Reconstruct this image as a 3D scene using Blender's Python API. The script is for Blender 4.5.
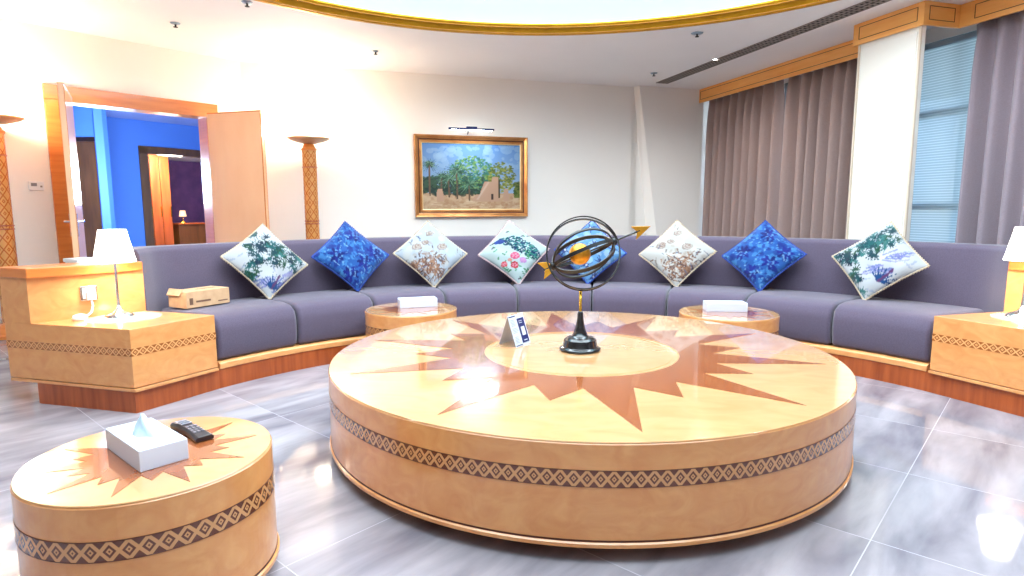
import bpy, bmesh, math, random
import numpy as np
from mathutils import Vector, Matrix
random.seed(7); rng = np.random.default_rng(7)
PI = math.pi
for o in list(bpy.data.objects): bpy.data.objects.remove(o, do_unlink=True)
S = bpy.context.scene
C = S.collection

# ---------------------------------------------------------------- camera, world, exposure, large lights
CAM = Vector((0.0, -3.0785, 1.125)); F_PX = 610.0; PITCH = .1285; ROLL = -.0034; YAW = -.1097
fw = Vector((math.sin(YAW)*math.cos(PITCH), math.cos(YAW)*math.cos(PITCH), -math.sin(PITCH)))
rt = Vector((math.cos(YAW), -math.sin(YAW), 0)); up = rt.cross(fw)
r2 = rt*math.cos(ROLL) + up*math.sin(ROLL); u2 = -rt*math.sin(ROLL) + up*math.cos(ROLL)
cd = bpy.data.cameras.new('camera'); cam = bpy.data.objects.new('camera', cd); C.objects.link(cam)
M = Matrix((r2, u2, -fw)).transposed().to_4x4(); M.translation = CAM
cam.matrix_world = M
cd.sensor_width = 36; cd.lens = F_PX/1024*36; cd.clip_start = .02; cd.clip_end = 200
S.camera = cam
S.view_settings.view_transform = 'Standard'; S.view_settings.look = 'None'
S.view_settings.gamma = 1; S.view_settings.use_curve_mapping = False
S.view_settings.exposure = 1.12

w = bpy.data.worlds.new('sky'); S.world = w; w.use_nodes = True
nt = w.node_tree; bg = nt.nodes['Background']
sky = nt.nodes.new('ShaderNodeTexSky'); sky.sky_type = 'HOSEK_WILKIE'; sky.sun_direction = (-.4, .3, .85); sky.turbidity = 3
nt.links.new(sky.outputs[0], bg.inputs[0]); bg.inputs[1].default_value = 14

def light(name, kind, loc, power, col, size=.1, rot=None, **kw):
    l = bpy.data.lights.new(name, kind); l.energy = power; l.color = col
    if kind == 'AREA': l.shape = 'DISK'; l.size = size
    elif kind in ('POINT', 'SPOT'): l.shadow_soft_size = size
    for k, v in kw.items(): setattr(l, k, v)
    o = bpy.data.objects.new(name, l); C.objects.link(o); o.location = loc
    if rot: o.rotation_euler = rot
    return o
H = 2.85
DOME_R = 3.34
light('dome_light', 'AREA', (0, -.05, 3.42), 180, (.97, .975, 1.0), 5.2)
light('cove_light', 'AREA', (0, -.05, 2.93), 190, (.74, .9, 1.0), 6.0, (PI, 0, 0))
light('corridor_light', 'POINT', (-5.9, 4.1, 1.5), 110, (.6, .78, 1.0), .3)
light('dressing_room_light', 'POINT', (-7.5, 7.6, 2.05), 110, (1, .85, .72), .2)
# unseen fill spots added under the viewer's half of the ceiling
for k, (x, y) in enumerate([(-3.9, -1.6), (3.9, -1.6), (-2.4, -4.3), (2.4, -4.3)]):
    light('fill_spot', 'SPOT', (x, y, H-.03), 35, (1, .93, .84), .06, (0, 0, 0), spot_size=2.4, spot_blend=.8)

# ---------------------------------------------------------------- materials
def mat(name, col, rough=.5, metal=0, coat=0, spec=.5, sheen=0, emit=None, es=0, trans=0, ior=1.45, alpha=1):
    m = bpy.data.materials.new(name); m.use_nodes = True; b = m.node_tree.nodes['Principled BSDF']
    b.inputs['Base Color'].default_value = (*col, 1); b.inputs['Roughness'].default_value = rough
    b.inputs['Metallic'].default_value = metal; b.inputs['Coat Weight'].default_value = coat
    b.inputs['Coat Roughness'].default_value = .04
    b.inputs['Specular IOR Level'].default_value = spec; b.inputs['Sheen Weight'].default_value = sheen
    b.inputs['Transmission Weight'].default_value = trans; b.inputs['IOR'].default_value = ior
    if emit: b.inputs['Emission Color'].default_value = (*emit, 1); b.inputs['Emission Strength'].default_value = es
    return m
def N(m, t, **kw):
    n = m.node_tree.nodes.new(t)
    for k, v in kw.items(): setattr(n, k, v)
    return n
def L(m, a, b): m.node_tree.links.new(a, b)
def bsdf(m): return m.node_tree.nodes['Principled BSDF']
def sr(c):  # sRGB 0-255 -> linear
    return tuple(((x/255)/12.92 if x/255 <= .04045 else ((x/255+.055)/1.055)**2.4) for x in c)
def noisy(name, c1, c2, scale=(3, 3, 3), detail=4, lo=.35, hi=.65, bump=0, dist=0, coords='Object', **kw):
    m = mat(name, c1, **kw)
    tc = N(m, 'ShaderNodeTexCoord'); mp = N(m, 'ShaderNodeMapping'); mp.inputs['Scale'].default_value = scale
    no = N(m, 'ShaderNodeTexNoise'); no.inputs['Scale'].default_value = 1; no.inputs['Detail'].default_value = detail
    no.inputs['Distortion'].default_value = dist
    r = N(m, 'ShaderNodeValToRGB'); r.color_ramp.elements[0].position = lo; r.color_ramp.elements[1].position = hi
    r.color_ramp.elements[0].color = (*c1, 1); r.color_ramp.elements[1].color = (*c2, 1)
    L(m, tc.outputs[coords], mp.inputs[0]); L(m, mp.outputs[0], no.inputs[0]); L(m, no.outputs[0], r.inputs[0])
    L(m, r.outputs[0], bsdf(m).inputs['Base Color'])
    if bump:
        b = N(m, 'ShaderNodeBump'); b.inputs['Strength'].default_value = bump; b.inputs['Distance'].default_value = .01
        L(m, no.outputs[0], b.inputs['Height']); L(m, b.outputs[0], bsdf(m).inputs['Normal'])
    return m
W_MAPLE = sr((210, 138, 80)); W_MAPLE2 = sr((222, 158, 98))
maple = noisy('birdseye_maple', W_MAPLE, W_MAPLE2, (7, 7, 11), 8, .3, .7, dist=2.0, rough=.28, coat=.6)
maple_top = noisy('maple_top', sr((194, 144, 96)), sr((206, 158, 110)), (4, 9, 9), 5, .3, .7, dist=1.2, rough=.16, coat=1.0)
orange_wood = noisy('orange_wood', sr((206, 112, 48)), sr((222, 134, 64)), (3, 3, 30), 5, .3, .7, rough=.3, coat=.4)
cherry = noisy('cherry_kick', sr((140, 60, 22)), sr((176, 86, 38)), (30, 30, 2.5), 5, .3, .7, rough=.3, coat=.3)
star_wood = noisy('star_wood', sr((138, 72, 36)), sr((156, 88, 48)), (14, 5, 5), 5, .3, .7, rough=.16, coat=1.0)
pale_leaf = noisy('pale_door_wood', sr((240, 186, 142)), sr((246, 198, 156)), (4, 4, 1.5), 5, .3, .7, rough=.35, coat=.3)
pelmet_wood = noisy('pelmet_wood', sr((236, 160, 78)), sr((244, 178, 98)), (3, 3, 20), 5, .3, .7, rough=.35, coat=.3)
dark_wood = noisy('dark_wood', sr((84, 50, 22)), sr((108, 66, 32)), (12, 12, 1.5), 5, rough=.4, coat=.2)
red_wood = noisy('wardrobe_wood', sr((150, 70, 26)), sr((180, 92, 42)), (14, 14, 1.5), 5, rough=.3, coat=.4)
dark_line = mat('dark_stringing', sr((84, 40, 18)), .4)
inlay_dark = mat('inlay_dark', sr((88, 40, 22)), .35)
fabric = noisy('mauve_velvet', sr((82, 71, 88)), sr((90, 79, 96)), (160, 160, 160), 2, rough=.9, sheen=.3, bump=.06, spec=.2)
wall_m = noisy('wall_paint', sr((243, 237, 230)), sr((245, 239, 232)), (2, 2, 2), rough=.6)
ceil_m = noisy('ceiling_paint', sr((242, 238, 236)), sr((244, 240, 238)), (2, 2, 2), rough=.7)
dome_m = mat('dome_paint', sr((184, 218, 228)), .7)
gold = noisy('gold_leaf', sr((190, 132, 14)), sr((208, 152, 28)), (8, 8, 8), rough=.35, metal=.5)
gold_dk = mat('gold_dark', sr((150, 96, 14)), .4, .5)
brass = mat('brass', sr((236, 176, 66)), .22, 1)
chrome = mat('chrome', (.8, .8, .82), .12, 1)
black_gloss = mat('black_lacquer', (.006, .006, .008), .12, 0, .8)
black_metal = mat('black_iron', (.006, .006, .007), .4, 0, .15)
white_plastic = mat('white_plastic', (.85, .85, .86), .35)
white_card = mat('white_card', sr((204, 210, 226)), .5)
tissue_m = mat('tissue_paper', sr((186, 208, 222)), .9)
navy = mat('navy_print', sr((26, 36, 96)), .5)
grey_print = mat('grey_print', sr((120, 130, 160)), .6)
dark_print = mat('dark_print', sr((60, 44, 40)), .6)
kraft = noisy('kraft_card', sr((196, 154, 116)), sr((206, 166, 128)), (20, 20, 20), rough=.8)
cream_panel = mat('cream_panel', sr((240, 234, 224)), .12, 0, .8)
curtain_a = noisy('taupe_curtain', sr((158, 134, 128)), sr((166, 142, 136)), (80, 80, 200), 2, rough=.8, sheen=.3, spec=.2)
curtain_b = noisy('lilac_grey_curtain', sr((150, 134, 142)), sr((158, 142, 150)), (80, 80, 200), 2, rough=.8, sheen=.3, spec=.2)
blue_wall = mat('blue_wall_paint', sr((84, 132, 214)), .6)
lilac_ceil = mat('corridor_ceiling', sr((150, 170, 225)), .7)
purple_wall = noisy('purple_wall', sr((66, 44, 92)), sr((82, 54, 104)), (6, 6, 6), rough=.6)
steel = mat('aluminium', sr((150, 170, 186)), .35, .6)
shade_m = mat('lamp_shade', (.95, .93, .9), .8, emit=(1, .93, .82), es=2.6)
bulb_m = mat('bulb_glow', (1, 1, 1), .5, emit=(1, .88, .7), es=30)
down_m = mat('downlight_glow', (1, 1, 1), .5, emit=(1, .97, .92), es=18)
black_key = mat('handset_black', sr((34, 28, 34)), .3, 0, .4)
silver_key = mat('handset_silver', sr((150, 146, 156)), .35, .6)
glass = bpy.data.materials.new('window_glass'); glass.use_nodes = True
glass.node_tree.nodes.remove(glass.node_tree.nodes['Principled BSDF'])
_t = N(glass, 'ShaderNodeBsdfTransparent'); _g = N(glass, 'ShaderNodeBsdfGlossy'); _g.inputs['Roughness'].default_value = .02; _x = N(glass, 'ShaderNodeMixShader'); _x.inputs[0].default_value = .06
L(glass, _t.outputs[0], _x.inputs[1]); L(glass, _g.outputs[0], _x.inputs[2]); L(glass, _x.outputs[0], [n for n in glass.node_tree.nodes if n.type == 'OUTPUT_MATERIAL'][0].inputs[0])
slot_dark = mat('vent_dark', sr((30, 24, 22)), .7)
slot_light = mat('vent_blade', sr((150, 140, 134)), .6)
lens_m = mat('disc_inlay', sr((240, 228, 214)), .12, 0, 1)

# solar blind: cloth with fine horizontal weave that lets daylight through
blind_m = bpy.data.materials.new('solar_blind'); blind_m.use_nodes = True
for n in list(blind_m.node_tree.nodes):
    if n.type == 'BSDF_PRINCIPLED': blind_m.node_tree.nodes.remove(n)
out = [n for n in blind_m.node_tree.nodes if n.type == 'OUTPUT_MATERIAL'][0]
tc = N(blind_m, 'ShaderNodeTexCoord'); sx = N(blind_m, 'ShaderNodeSeparateXYZ'); L(blind_m, tc.outputs['Object'], sx.inputs[0])
mm = N(blind_m, 'ShaderNodeMath', operation='MULTIPLY'); mm.inputs[1].default_value = 40; L(blind_m, sx.outputs[2], mm.inputs[0])
mf = N(blind_m, 'ShaderNodeMath', operation='FRACT'); L(blind_m, mm.outputs[0], mf.inputs[0])
mg = N(blind_m, 'ShaderNodeMath', operation='GREATER_THAN'); mg.inputs[1].default_value = .6; L(blind_m, mf.outputs[0], mg.inputs[0])
mx = N(blind_m, 'ShaderNodeMixRGB'); mx.inputs[1].default_value = (*sr((186, 206, 214)), 1); mx.inputs[2].default_value = (*sr((226, 240, 246)), 1)
L(blind_m, mg.outputs[0], mx.inputs[0])
tr = N(blind_m, 'ShaderNodeBsdfTranslucent'); df = N(blind_m, 'ShaderNodeBsdfDiffuse'); tp = N(blind_m, 'ShaderNodeBsdfTransparent')
L(blind_m, mx.outputs[0], tr.inputs[0]); L(blind_m, mx.outputs[0], df.inputs[0])
a1 = N(blind_m, 'ShaderNodeMixShader'); a1.inputs[0].default_value = .5; L(blind_m, tr.outputs[0], a1.inputs[1]); L(blind_m, df.outputs[0], a1.inputs[2])
a2 = N(blind_m, 'ShaderNodeMixShader'); a2.inputs[0].default_value = .18; L(blind_m, a1.outputs[0], a2.inputs[1]); L(blind_m, tp.outputs[0], a2.inputs[2])
L(blind_m, a2.outputs[0], out.inputs[0])

# lattice marquetry: UV in cells, diamond rings between two dark borders
def lattice(name, light_c, dark_c, light_line=.14, rough=.25):
    m = mat(name, light_c, rough, coat=.6)
    uv = N(m, 'ShaderNodeUVMap'); s = N(m, 'ShaderNodeSeparateXYZ'); L(m, uv.outputs[0], s.inputs[0])
    def op(o, a, b=None):
        n = N(m, 'ShaderNodeMath', operation=o)
        for i, v in enumerate((a, b)):
            if v is None: continue
            if isinstance(v, (int, float)): n.inputs[i].default_value = v
            else: L(m, v, n.inputs[i])
        return n.outputs[0]
    fu = op('ABSOLUTE', op('SUBTRACT', op('FRACT', s.outputs[0]), .5))
    fv = op('ABSOLUTE', op('SUBTRACT', op('FRACT', s.outputs[1]), .5))
    d = op('ADD', fu, fv)
    # dark where .18<d<.36 (ring), or d>.66 (edge triangles)
    r1 = op('MULTIPLY', op('GREATER_THAN', d, .19), op('LESS_THAN', d, .5-light_line))
    r2_ = op('GREATER_THAN', d, .5+light_line)
    core = op('LESS_THAN', d, .07)
    k = op('MAXIMUM', op('MAXIMUM', r1, r2_), core)
    mx = N(m, 'ShaderNodeMixRGB'); mx.inputs[1].default_value = (*light_c, 1); mx.inputs[2].default_value = (*dark_c, 1)
    L(m, k, mx.inputs[0]); L(m, mx.outputs[0], bsdf(m).inputs['Base Color'])
    return m
band_m = lattice('lattice_inlay', sr((204, 146, 94)), sr((96, 48, 30)))
band_soft = lattice('lattice_inlay_pale', sr((222, 160, 104)), sr((150, 84, 40)), .12)
col_m = lattice('column_lattice', sr((178, 92, 36)), sr((206, 140, 76)), .08)

# marble tiles
marble = mat('marble_tiles', (.5, .5, .5), .055, 0, 0, spec=.42)
tc = N(marble, 'ShaderNodeTexCoord'); mp = N(marble, 'ShaderNodeMapping'); L(marble, tc.outputs['Object'], mp.inputs[0])
mp.inputs['Rotation'].default_value = (0, 0, -math.radians(54.7)); mp.inputs['Location'].default_value = (.238, .035, 0)
br = N(marble, 'ShaderNodeTexBrick'); br.offset = 0.0; br.inputs['Scale'].default_value = 1
br.inputs['Mortar Size'].default_value = .002; br.inputs['Mortar Smooth'].default_value = .1
br.inputs['Brick Width'].default_value = .70; br.inputs['Row Height'].default_value = 1.36
br.inputs['Color1'].default_value = (.35, .35, .35, 1); br.inputs['Color2'].default_value = (.75, .75, .75, 1)
L(marble, mp.outputs[0], br.inputs[0])
no = N(marble, 'ShaderNodeTexNoise'); no.inputs['Scale'].default_value = 1; no.inputs['Detail'].default_value = 8; no.inputs['Distortion'].default_value = .35
mp2 = N(marble, 'ShaderNodeMapping'); mp2.inputs['Scale'].default_value = (1.6, 6, 1); L(marble, mp.outputs[0], mp2.inputs[0])
vadd = N(marble, 'ShaderNodeVectorMath', operation='ADD'); L(marble, mp2.outputs[0], vadd.inputs[0]); L(marble, br.outputs[0], vadd.inputs[1])
L(marble, vadd.outputs[0], no.inputs[0])
rp = N(marble, 'ShaderNodeValToRGB'); e = rp.color_ramp.elements
e[0].position = .3; e[0].color = (*sr((112, 106, 115)), 1); e[1].position = .7; e[1].color = (*sr((166, 159, 164)), 1)
L(marble, no.outputs[0], rp.inputs[0])
mx = N(marble, 'ShaderNodeMixRGB'); mx.inputs[2].default_value = (*sr((176, 170, 178)), 1); L(marble, br.outputs['Fac'], mx.inputs[0]); L(marble, rp.outputs[0], mx.inputs[1])
L(marble, mx.outputs[0], bsdf(marble).inputs['Base Color'])

def attr_mat(name, rough=.8, tone=1, **kw):
    m = mat(name, (.8, .8, .8), rough, **kw); a = N(m, 'ShaderNodeVertexColor'); a.layer_name = 'Col'
    g_ = N(m, 'ShaderNodeMixRGB', blend_type='MULTIPLY'); g_.inputs[0].default_value = 1; g_.inputs[2].default_value = (tone, tone, tone, 1)
    L(m, a.outputs[0], g_.inputs[1]); L(m, g_.outputs[0], bsdf(m).inputs['Base Color']); return m
print_m = attr_mat('printed_cloth', .8, .46, sheen=.2, spec=.2); paint_m = attr_mat('oil_paint', .35, .55, coat=.2)

# ---------------------------------------------------------------- mesh helpers
def obj(name, bm, m, parent=None, smooth=False, bevel=0, seg=2, kind=None, subsurf=0, angle=30):
    me = bpy.data.meshes.new(name)
    if bm is not None:
        bmesh.ops.recalc_face_normals(bm, faces=bm.faces[:]); bm.to_mesh(me); bm.free()
    for mm_ in (m if isinstance(m, (list, tuple)) else [m]): me.materials.append(mm_)
    if smooth:
        me.shade_smooth() if hasattr(me, 'shade_smooth') else None
    o = bpy.data.objects.new(name, me); C.objects.link(o)
    if parent is not None: o.parent = parent
    if bevel:
        b = o.modifiers.new('bevel', 'BEVEL'); b.width = bevel; b.segments = seg; b.limit_method = 'ANGLE'; b.angle_limit = math.radians(angle)
        me.shade_smooth()
        b.harden_normals = False
        wn = o.modifiers.new('wn', 'WEIGHTED_NORMAL'); wn.keep_sharp = True
    if subsurf:
        s = o.modifiers.new('sub', 'SUBSURF'); s.levels = subsurf; s.render_levels = subsurf
    if kind: o['kind'] = kind
    return o
def thing(name, label, cat, loc=(0, 0, 0), rz=0, group=None):
    o = bpy.data.objects.new(name, None); C.objects.link(o); o.location = loc; o.rotation_euler = (0, 0, rz)
    o.empty_display_size = .1
    return tag(o, label, cat, group)
def tag(o, label, cat, group=None):
    o['label'] = label; o['category'] = cat
    if group: o['group'] = group
    return o
def dup(root, loc=None, rz=None, label=None):
    r = root.copy(); C.objects.link(r)
    if loc is not None: r.location = loc
    if rz is not None: r.rotation_euler = (0, 0, rz)
    if label: r['label'] = label
    def rec(src, dst):
        for ch in list(src.children):
            if ch.type == 'LIGHT' or True:
                c = ch.copy(); C.objects.link(c); c.parent = dst; c.matrix_parent_inverse = ch.matrix_parent_inverse; rec(ch, c)
    rec(root, r); return r
def bx(bm, c, s, rz=0, rx=0, ry=0):
    m = Matrix.Translation(c) @ Matrix.Rotation(rz, 4, 'Z') @ Matrix.Rotation(ry, 4, 'Y') @ Matrix.Rotation(rx, 4, 'X') @ Matrix.Diagonal((*s, 1))
    bmesh.ops.create_cube(bm, size=1, matrix=m); return bm
def box(c, s, **k): return bx(bmesh.new(), c, s, **k)
def wallbox(bm, a, b, z0, z1, t):  # vertical slab from plan a to b, thickness t on the left side of a->b
    a = Vector(a); b = Vector(b); d = (b-a).normalized(); n = Vector((-d.y, d.x))*t
    prism(bm, [a, b, b+n, a+n], z0, z1); return bm
def prism(bm, pts, z0, z1):
    lo = [bm.verts.new((p[0], p[1], z0)) for p in pts]; hi = [bm.verts.new((p[0], p[1], z1)) for p in pts]
    n = len(pts); bm.faces.new(lo[::-1]); bm.faces.new(hi)
    for i in range(n): bm.faces.new((lo[i], lo[(i+1) % n], hi[(i+1) % n], hi[i]))
    return bm
def lathe(prof, seg=48, bm=None, close=True):
    bm = bm or bmesh.new(); rings = []
    for r, z in prof:
        if r < 1e-6: rings.append([bm.verts.new((0, 0, z))])
        else: rings.append([bm.verts.new((r*math.cos(2*PI*i/seg), r*math.sin(2*PI*i/seg), z)) for i in range(seg)])
    for a, b in zip(rings, rings[1:]):
        for i in range(seg):
            j = (i+1) % seg
            if len(a) == 1 and len(b) == 1: continue
            if len(a) == 1: bm.faces.new((a[0], b[i], b[j]))
            elif len(b) == 1: bm.faces.new((a[i], a[j], b[0]))
            else: bm.faces.new((a[i], a[j], b[j], b[i]))
    return bm
def ringband(r0, r1, z0, z1, seg=128, a0=0, a1=2*PI, cells=0, bm=None):
    """closed band (r0 inner, r1 outer) with lattice UV on the outer/inner faces"""
    bm = bm or bmesh.new(); uvl = bm.loops.layers.uv.verify(); full = abs(a1-a0-2*PI) < 1e-6
    n = seg if full else seg+1; V = []
    for i in range(n):
        t = a0+(a1-a0)*i/seg; c, s = math.cos(t), math.sin(t)
        V.append([bm.verts.new((r*c, r*s, z)) for r, z in ((r0, z0), (r1, z0), (r1, z1), (r0, z1))])
    for i in range(seg):
        A = V[i]; B = V[(i+1) % n]
        for k in range(4):
            l = (k+1) % 4; f = bm.faces.new((A[k], B[k], B[l], A[l]))
            vv = {0: (0, 0), 1: (0, 1), 2: (1, 1), 3: (1, 0)}[k]
            uu = (i/seg*cells, (i+1)/seg*cells)
            for lp, uvv in zip(f.loops, ((uu[0], vv[0]), (uu[1], vv[0]), (uu[1], vv[1]), (uu[0], vv[1]))): lp[uvl].uv = uvv
    if not full: bm.faces.new(V[0]); bm.faces.new(V[-1][::-1])
    return bm
def sweep(prof, a0, a1, seg, c=(0, 0), bm=None):
    """closed (r,z) profile swept about a vertical axis"""
    bm = bm or bmesh.new(); V = []
    for i in range(seg+1):
        t = a0+(a1-a0)*i/seg
        V.append([bm.verts.new((c[0]+r*math.cos(t), c[1]+r*math.sin(t), z)) for r, z in prof])
    n = len(prof)
    for i in range(seg):
        for k in range(n): bm.faces.new((V[i][k], V[i+1][k], V[i+1][(k+1) % n], V[i][(k+1) % n]))
    bm.faces.new(V[0]); bm.faces.new(V[-1][::-1]); return bm
def tube(pts, r, closed=False, seg=8, bm=None, flat=None, axis=None):
    """round (or flat: (w,h) with axis = width direction) bar along points"""
    bm = bm or bmesh.new(); pts = [Vector(p) for p in pts]; n = len(pts); R = []
    prev = None
    for i, p in enumerate(pts):
        a = pts[(i-1) % n] if (closed or i) else p; b = pts[(i+1) % n] if (closed or i < n-1) else p
        t = (b-a).normalized()
        if axis is not None: x = Vector(axis(i)) if callable(axis) else Vector(axis)
        else:
            x = prev if prev is not None else (Vector((0, 0, 1)) if abs(t.z) < .9 else Vector((1, 0, 0)))
        x = (x - t*x.dot(t)).normalized(); prev = x; y = t.cross(x)
        rr = r[i] if isinstance(r, (list, tuple)) else r
        if flat: ring = [p+x*sx_*flat[0]/2+y*sy_*flat[1]/2 for sx_, sy_ in ((-1, -1), (1, -1), (1, 1), (-1, 1))]
        else: ring = [p+(x*math.cos(2*PI*k/seg)+y*math.sin(2*PI*k/seg))*rr for k in range(seg)]
        R.append([bm.verts.new(v) for v in ring])
    m_ = len(R[0])
    for i in range(n if closed else n-1):
        A, B = R[i], R[(i+1) % n]
        for k in range(m_): bm.faces.new((A[k], A[(k+1) % m_], B[(k+1) % m_], B[k]))
    if not closed: bm.faces.new(R[0][::-1]); bm.faces.new(R[-1])
    return bm
def V2(*p): return Vector(p)

# ---------------------------------------------------------------- room plan
A1 = V2(-5.212, 2.151); W1c = V2(-3.981, 3.974); du = (W1c-A1).normalized(); dn = V2(du.y, -du.x)  # dn points into the room
W2e = V2(.727, 6.064); dv = (W2e-W1c).normalized()
L0 = V2(1.71, 6.41); U = V2(.387, -.922).normalized(); NN = V2(-U.y, U.x)*-1
if NN.x > 0: NN = -NN      # into the room
def P1(u, n=0): q = A1+du*u+dn*n; return (q.x, q.y)
def PW(u, n=0): q = L0+U*u+NN*n; return (q.x, q.y)
T = .18
floor = obj('floor', box((-1.0, 1.0, -.05), (22, 22, .1)), marble, kind='structure')
# door wall with its opening
D0, D1, DH = .37, 1.78, 2.19
bm = bmesh.new()
wallbox(bm, P1(-4.2), P1(D0), 0, H, T); wallbox(bm, P1(D1), P1((W1c-A1).length), 0, H, T); wallbox(bm, P1(D0), P1(D1), DH, H, T)
obj('wall_left', bm, wall_m, kind='structure')
bm = bmesh.new(); wallbox(bm, W1c, W2e+dv*.1, 0, H, T); obj('wall_back', bm, wall_m, kind='structure')
# projecting end section of the back wall with its sloping edge
nb = V2(dv.y, -dv.x)
pv = lambda v, n: W2e+dv*v+nb*n
bm = bmesh.new()
tp_ = [pv(-.01, 0), pv(.0, .17), L0+NN*0.0+V2(0, 0)+nb*.0, ]
q0, q1 = pv(.015, -.05), pv(.052, .12); q2 = V2(1.78, 6.46)+V2(0, 0); q3 = V2(1.9, 6.75)
endp = pv(1.12, .12)
top = [q0, q1, endp, pv(1.12, -.05)]
bot = [pv(.37, -.05), pv(.51, .12), endp, pv(1.12, -.05)]
lo = [bm.verts.new((*p, 0)) for p in bot]; hi = [bm.verts.new((*p, H)) for p in top]
bm.faces.new(lo[::-1]); bm.faces.new(hi)
for i in range(4): bm.faces.new((lo[i], lo[(i+1) % 4], hi[(i+1) % 4], hi[i]))
obj('wall_back_right', bm, wall_m, kind='structure')
bm = bmesh.new(); wallbox(bm, W2e, pv(1.5, 0), 0, H, T); obj('wall_corner', bm, wall_m, kind='structure')
# window wall: low sill wall and head, glazing between
WU0, WU1 = -.3, 13.2
bm = bmesh.new(); wallbox(bm, PW(WU0, -.42), PW(WU1, -.42), 0, .35, .15); wallbox(bm, PW(WU0, -.42), PW(WU1, -.42), 2.72, H, .15)
wallbox(bm, PW(8.4, -.42), PW(WU1, -.42), .35, 2.72, .15)
obj('wall_window', bm, wall_m, kind='structure')
bm = bmesh.new()
for k in range(12):
    u_ = WU0+.05+k*.785
    if u_ > 8.4: break
    q = PW(u_, -.47); bx(bm, (q[0], q[1], 1.535), (.05, .06, 2.37), rz=math.atan2(U.y, U.x))
for z in (.38, 1.14, 2.03, 2.69):
    a = PW(4.05, -.47); bx(bm, (a[0], a[1], z), (8.7, .06, .06), rz=math.atan2(U.y, U.x))
win = obj('window_1', bm, steel, kind='structure')
a = PW(4.05, -.49); obj('window_pane', box((a[0], a[1], 1.535), (8.7, .008, 2.31), rz=math.atan2(U.y, U.x)), glass, win)
# rest of the room shell, behind the viewer
pA = P1(-4.2); pB = (-7.2, -6.2); pC = PW(WU1, -.42); pD = (pC[0], -6.2)
obj('wall_left_rear', wallbox(bmesh.new(), pB, pA, 0, H, T), wall_m, kind='structure')
obj('wall_rear', wallbox(bmesh.new(), pD, pB, 0, H, T), wall_m, kind='structure')
obj('wall_right_rear', wallbox(bmesh.new(), pC, pD, 0, H, T), wall_m, kind='structure')
# ceiling with its round opening, dome and gold cornice
bm = bmesh.new(); n = 160; dc = (0, -.05)
for z in (H, H+.1):
    pass
inn = []; outr = []
for z in (H, H+.08):
    inn.append([bm.verts.new((DOME_R*math.cos(2*PI*i/n), dc[1]+DOME_R*math.sin(2*PI*i/n), z)) for i in range(n)])
    outr.append([bm.verts.new((9.6*math.cos(2*PI*i/n), dc[1]+9.6*math.sin(2*PI*i/n), z)) for i in range(n)])
for i in range(n):
    j = (i+1) % n
    bm.faces.new((inn[0][i], inn[0][j], outr[0][j], outr[0][i])); bm.faces.new((inn[1][j], inn[1][i], outr[1][i], outr[1][j]))
    bm.faces.new((inn[0][j], inn[0][i], inn[1][i], inn[1][j])); bm.faces.new((outr[0][i], outr[0][j], outr[1][j], outr[1][i]))
obj('ceiling', bm, ceil_m, kind='structure')
prof = [(DOME_R+.25, H+.08), (DOME_R+.3, 3.18), (DOME_R+.1, 3.42), (2.6, 3.55), (1.3, 3.64), (0, 3.67), (0, 3.70), (2.7, 3.60), (DOME_R+.2, 3.46), (DOME_R+.4, 3.2), (DOME_R+.36, H+.08)]
bm = lathe(prof, 128); bmesh.ops.translate(bm, verts=bm.verts, vec=(0, dc[1], 0))
obj('ceiling_dome', bm, dome_m, smooth=True, kind='structure')
prof = [(DOME_R+.02, H+.0), (DOME_R+.02, H-.008), (DOME_R-.01, H-.008), (DOME_R-.02, H+.006), (DOME_R-.035, H+.006), (DOME_R-.06, H+.03), (DOME_R-.085, H+.046), (DOME_R-.10, H+.044), (DOME_R-.115, H+.06), (DOME_R-.115, H+.072), (DOME_R-.08, H+.078), (DOME_R+.02, H+.07), (DOME_R+.02, H+.0)]
bm = lathe(prof, 160); bmesh.ops.translate(bm, verts=bm.verts, vec=(0, dc[1], 0))
tr1 = obj('trim_1', bm, gold, kind='structure'); tr1.data.shade_smooth()
e_ = tr1.modifiers.new('es', 'EDGE_SPLIT'); e_.split_angle = math.radians(25)
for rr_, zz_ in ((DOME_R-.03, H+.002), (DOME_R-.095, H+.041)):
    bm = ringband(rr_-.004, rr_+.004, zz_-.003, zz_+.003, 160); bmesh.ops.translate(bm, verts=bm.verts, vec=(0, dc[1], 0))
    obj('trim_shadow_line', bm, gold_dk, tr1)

# pelmets: window run, pillar front and return
def pelmet(bm, a, b, z0, z1, t): wallbox(bm, a, b, z0, z1, t)
pel = thing('curtain_pelmet', 'orange wood pelmet board stepping round the pillar above the curtains', 'pelmet', (0, 0, 0))
Z0p = 2.655
bm = bmesh.new()
def slab(bm, u0, u1, n0, n1, z0, z1): prism(bm, [PW(u0, n0), PW(u1, n0), PW(u1, n1), PW(u0, n1)], z0, z1); return bm
slab(bm, -.02, 3.2, -.025, 0, Z0p, H-.002); slab(bm, 3.91, 9.2, -.025, 0, Z0p, H-.002)
obj('fascia', bm, pelmet_wood, pel, bevel=.003)
bm = bmesh.new(); slab(bm, 3.19, 3.92, .375, .40, Z0p, H-.002); slab(bm, 3.895, 3.92, 0, .375, Z0p, H-.002); slab(bm, 3.19, 3.215, 0, .375, Z0p, H-.002)
obj('pillar_fascia', bm, pelmet_wood, pel, bevel=.003)
bm = bmesh.new()
def rect_lines(bm, u0, u1, n, z0=2.70, z1=2.81, t=.005):
    for z in (z0, z1): slab(bm, u0, u1, n, n+.003, z-t/2, z+t/2)
    for u_ in (u0, u1): slab(bm, u_-t/2, u_+t/2, n, n+.003, z0, z1)
rect_lines(bm, .07, 3.12, 0); rect_lines(bm, 4.05, 9.0, 0); rect_lines(bm, 3.26, 4.9-1.04, .40)
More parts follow.
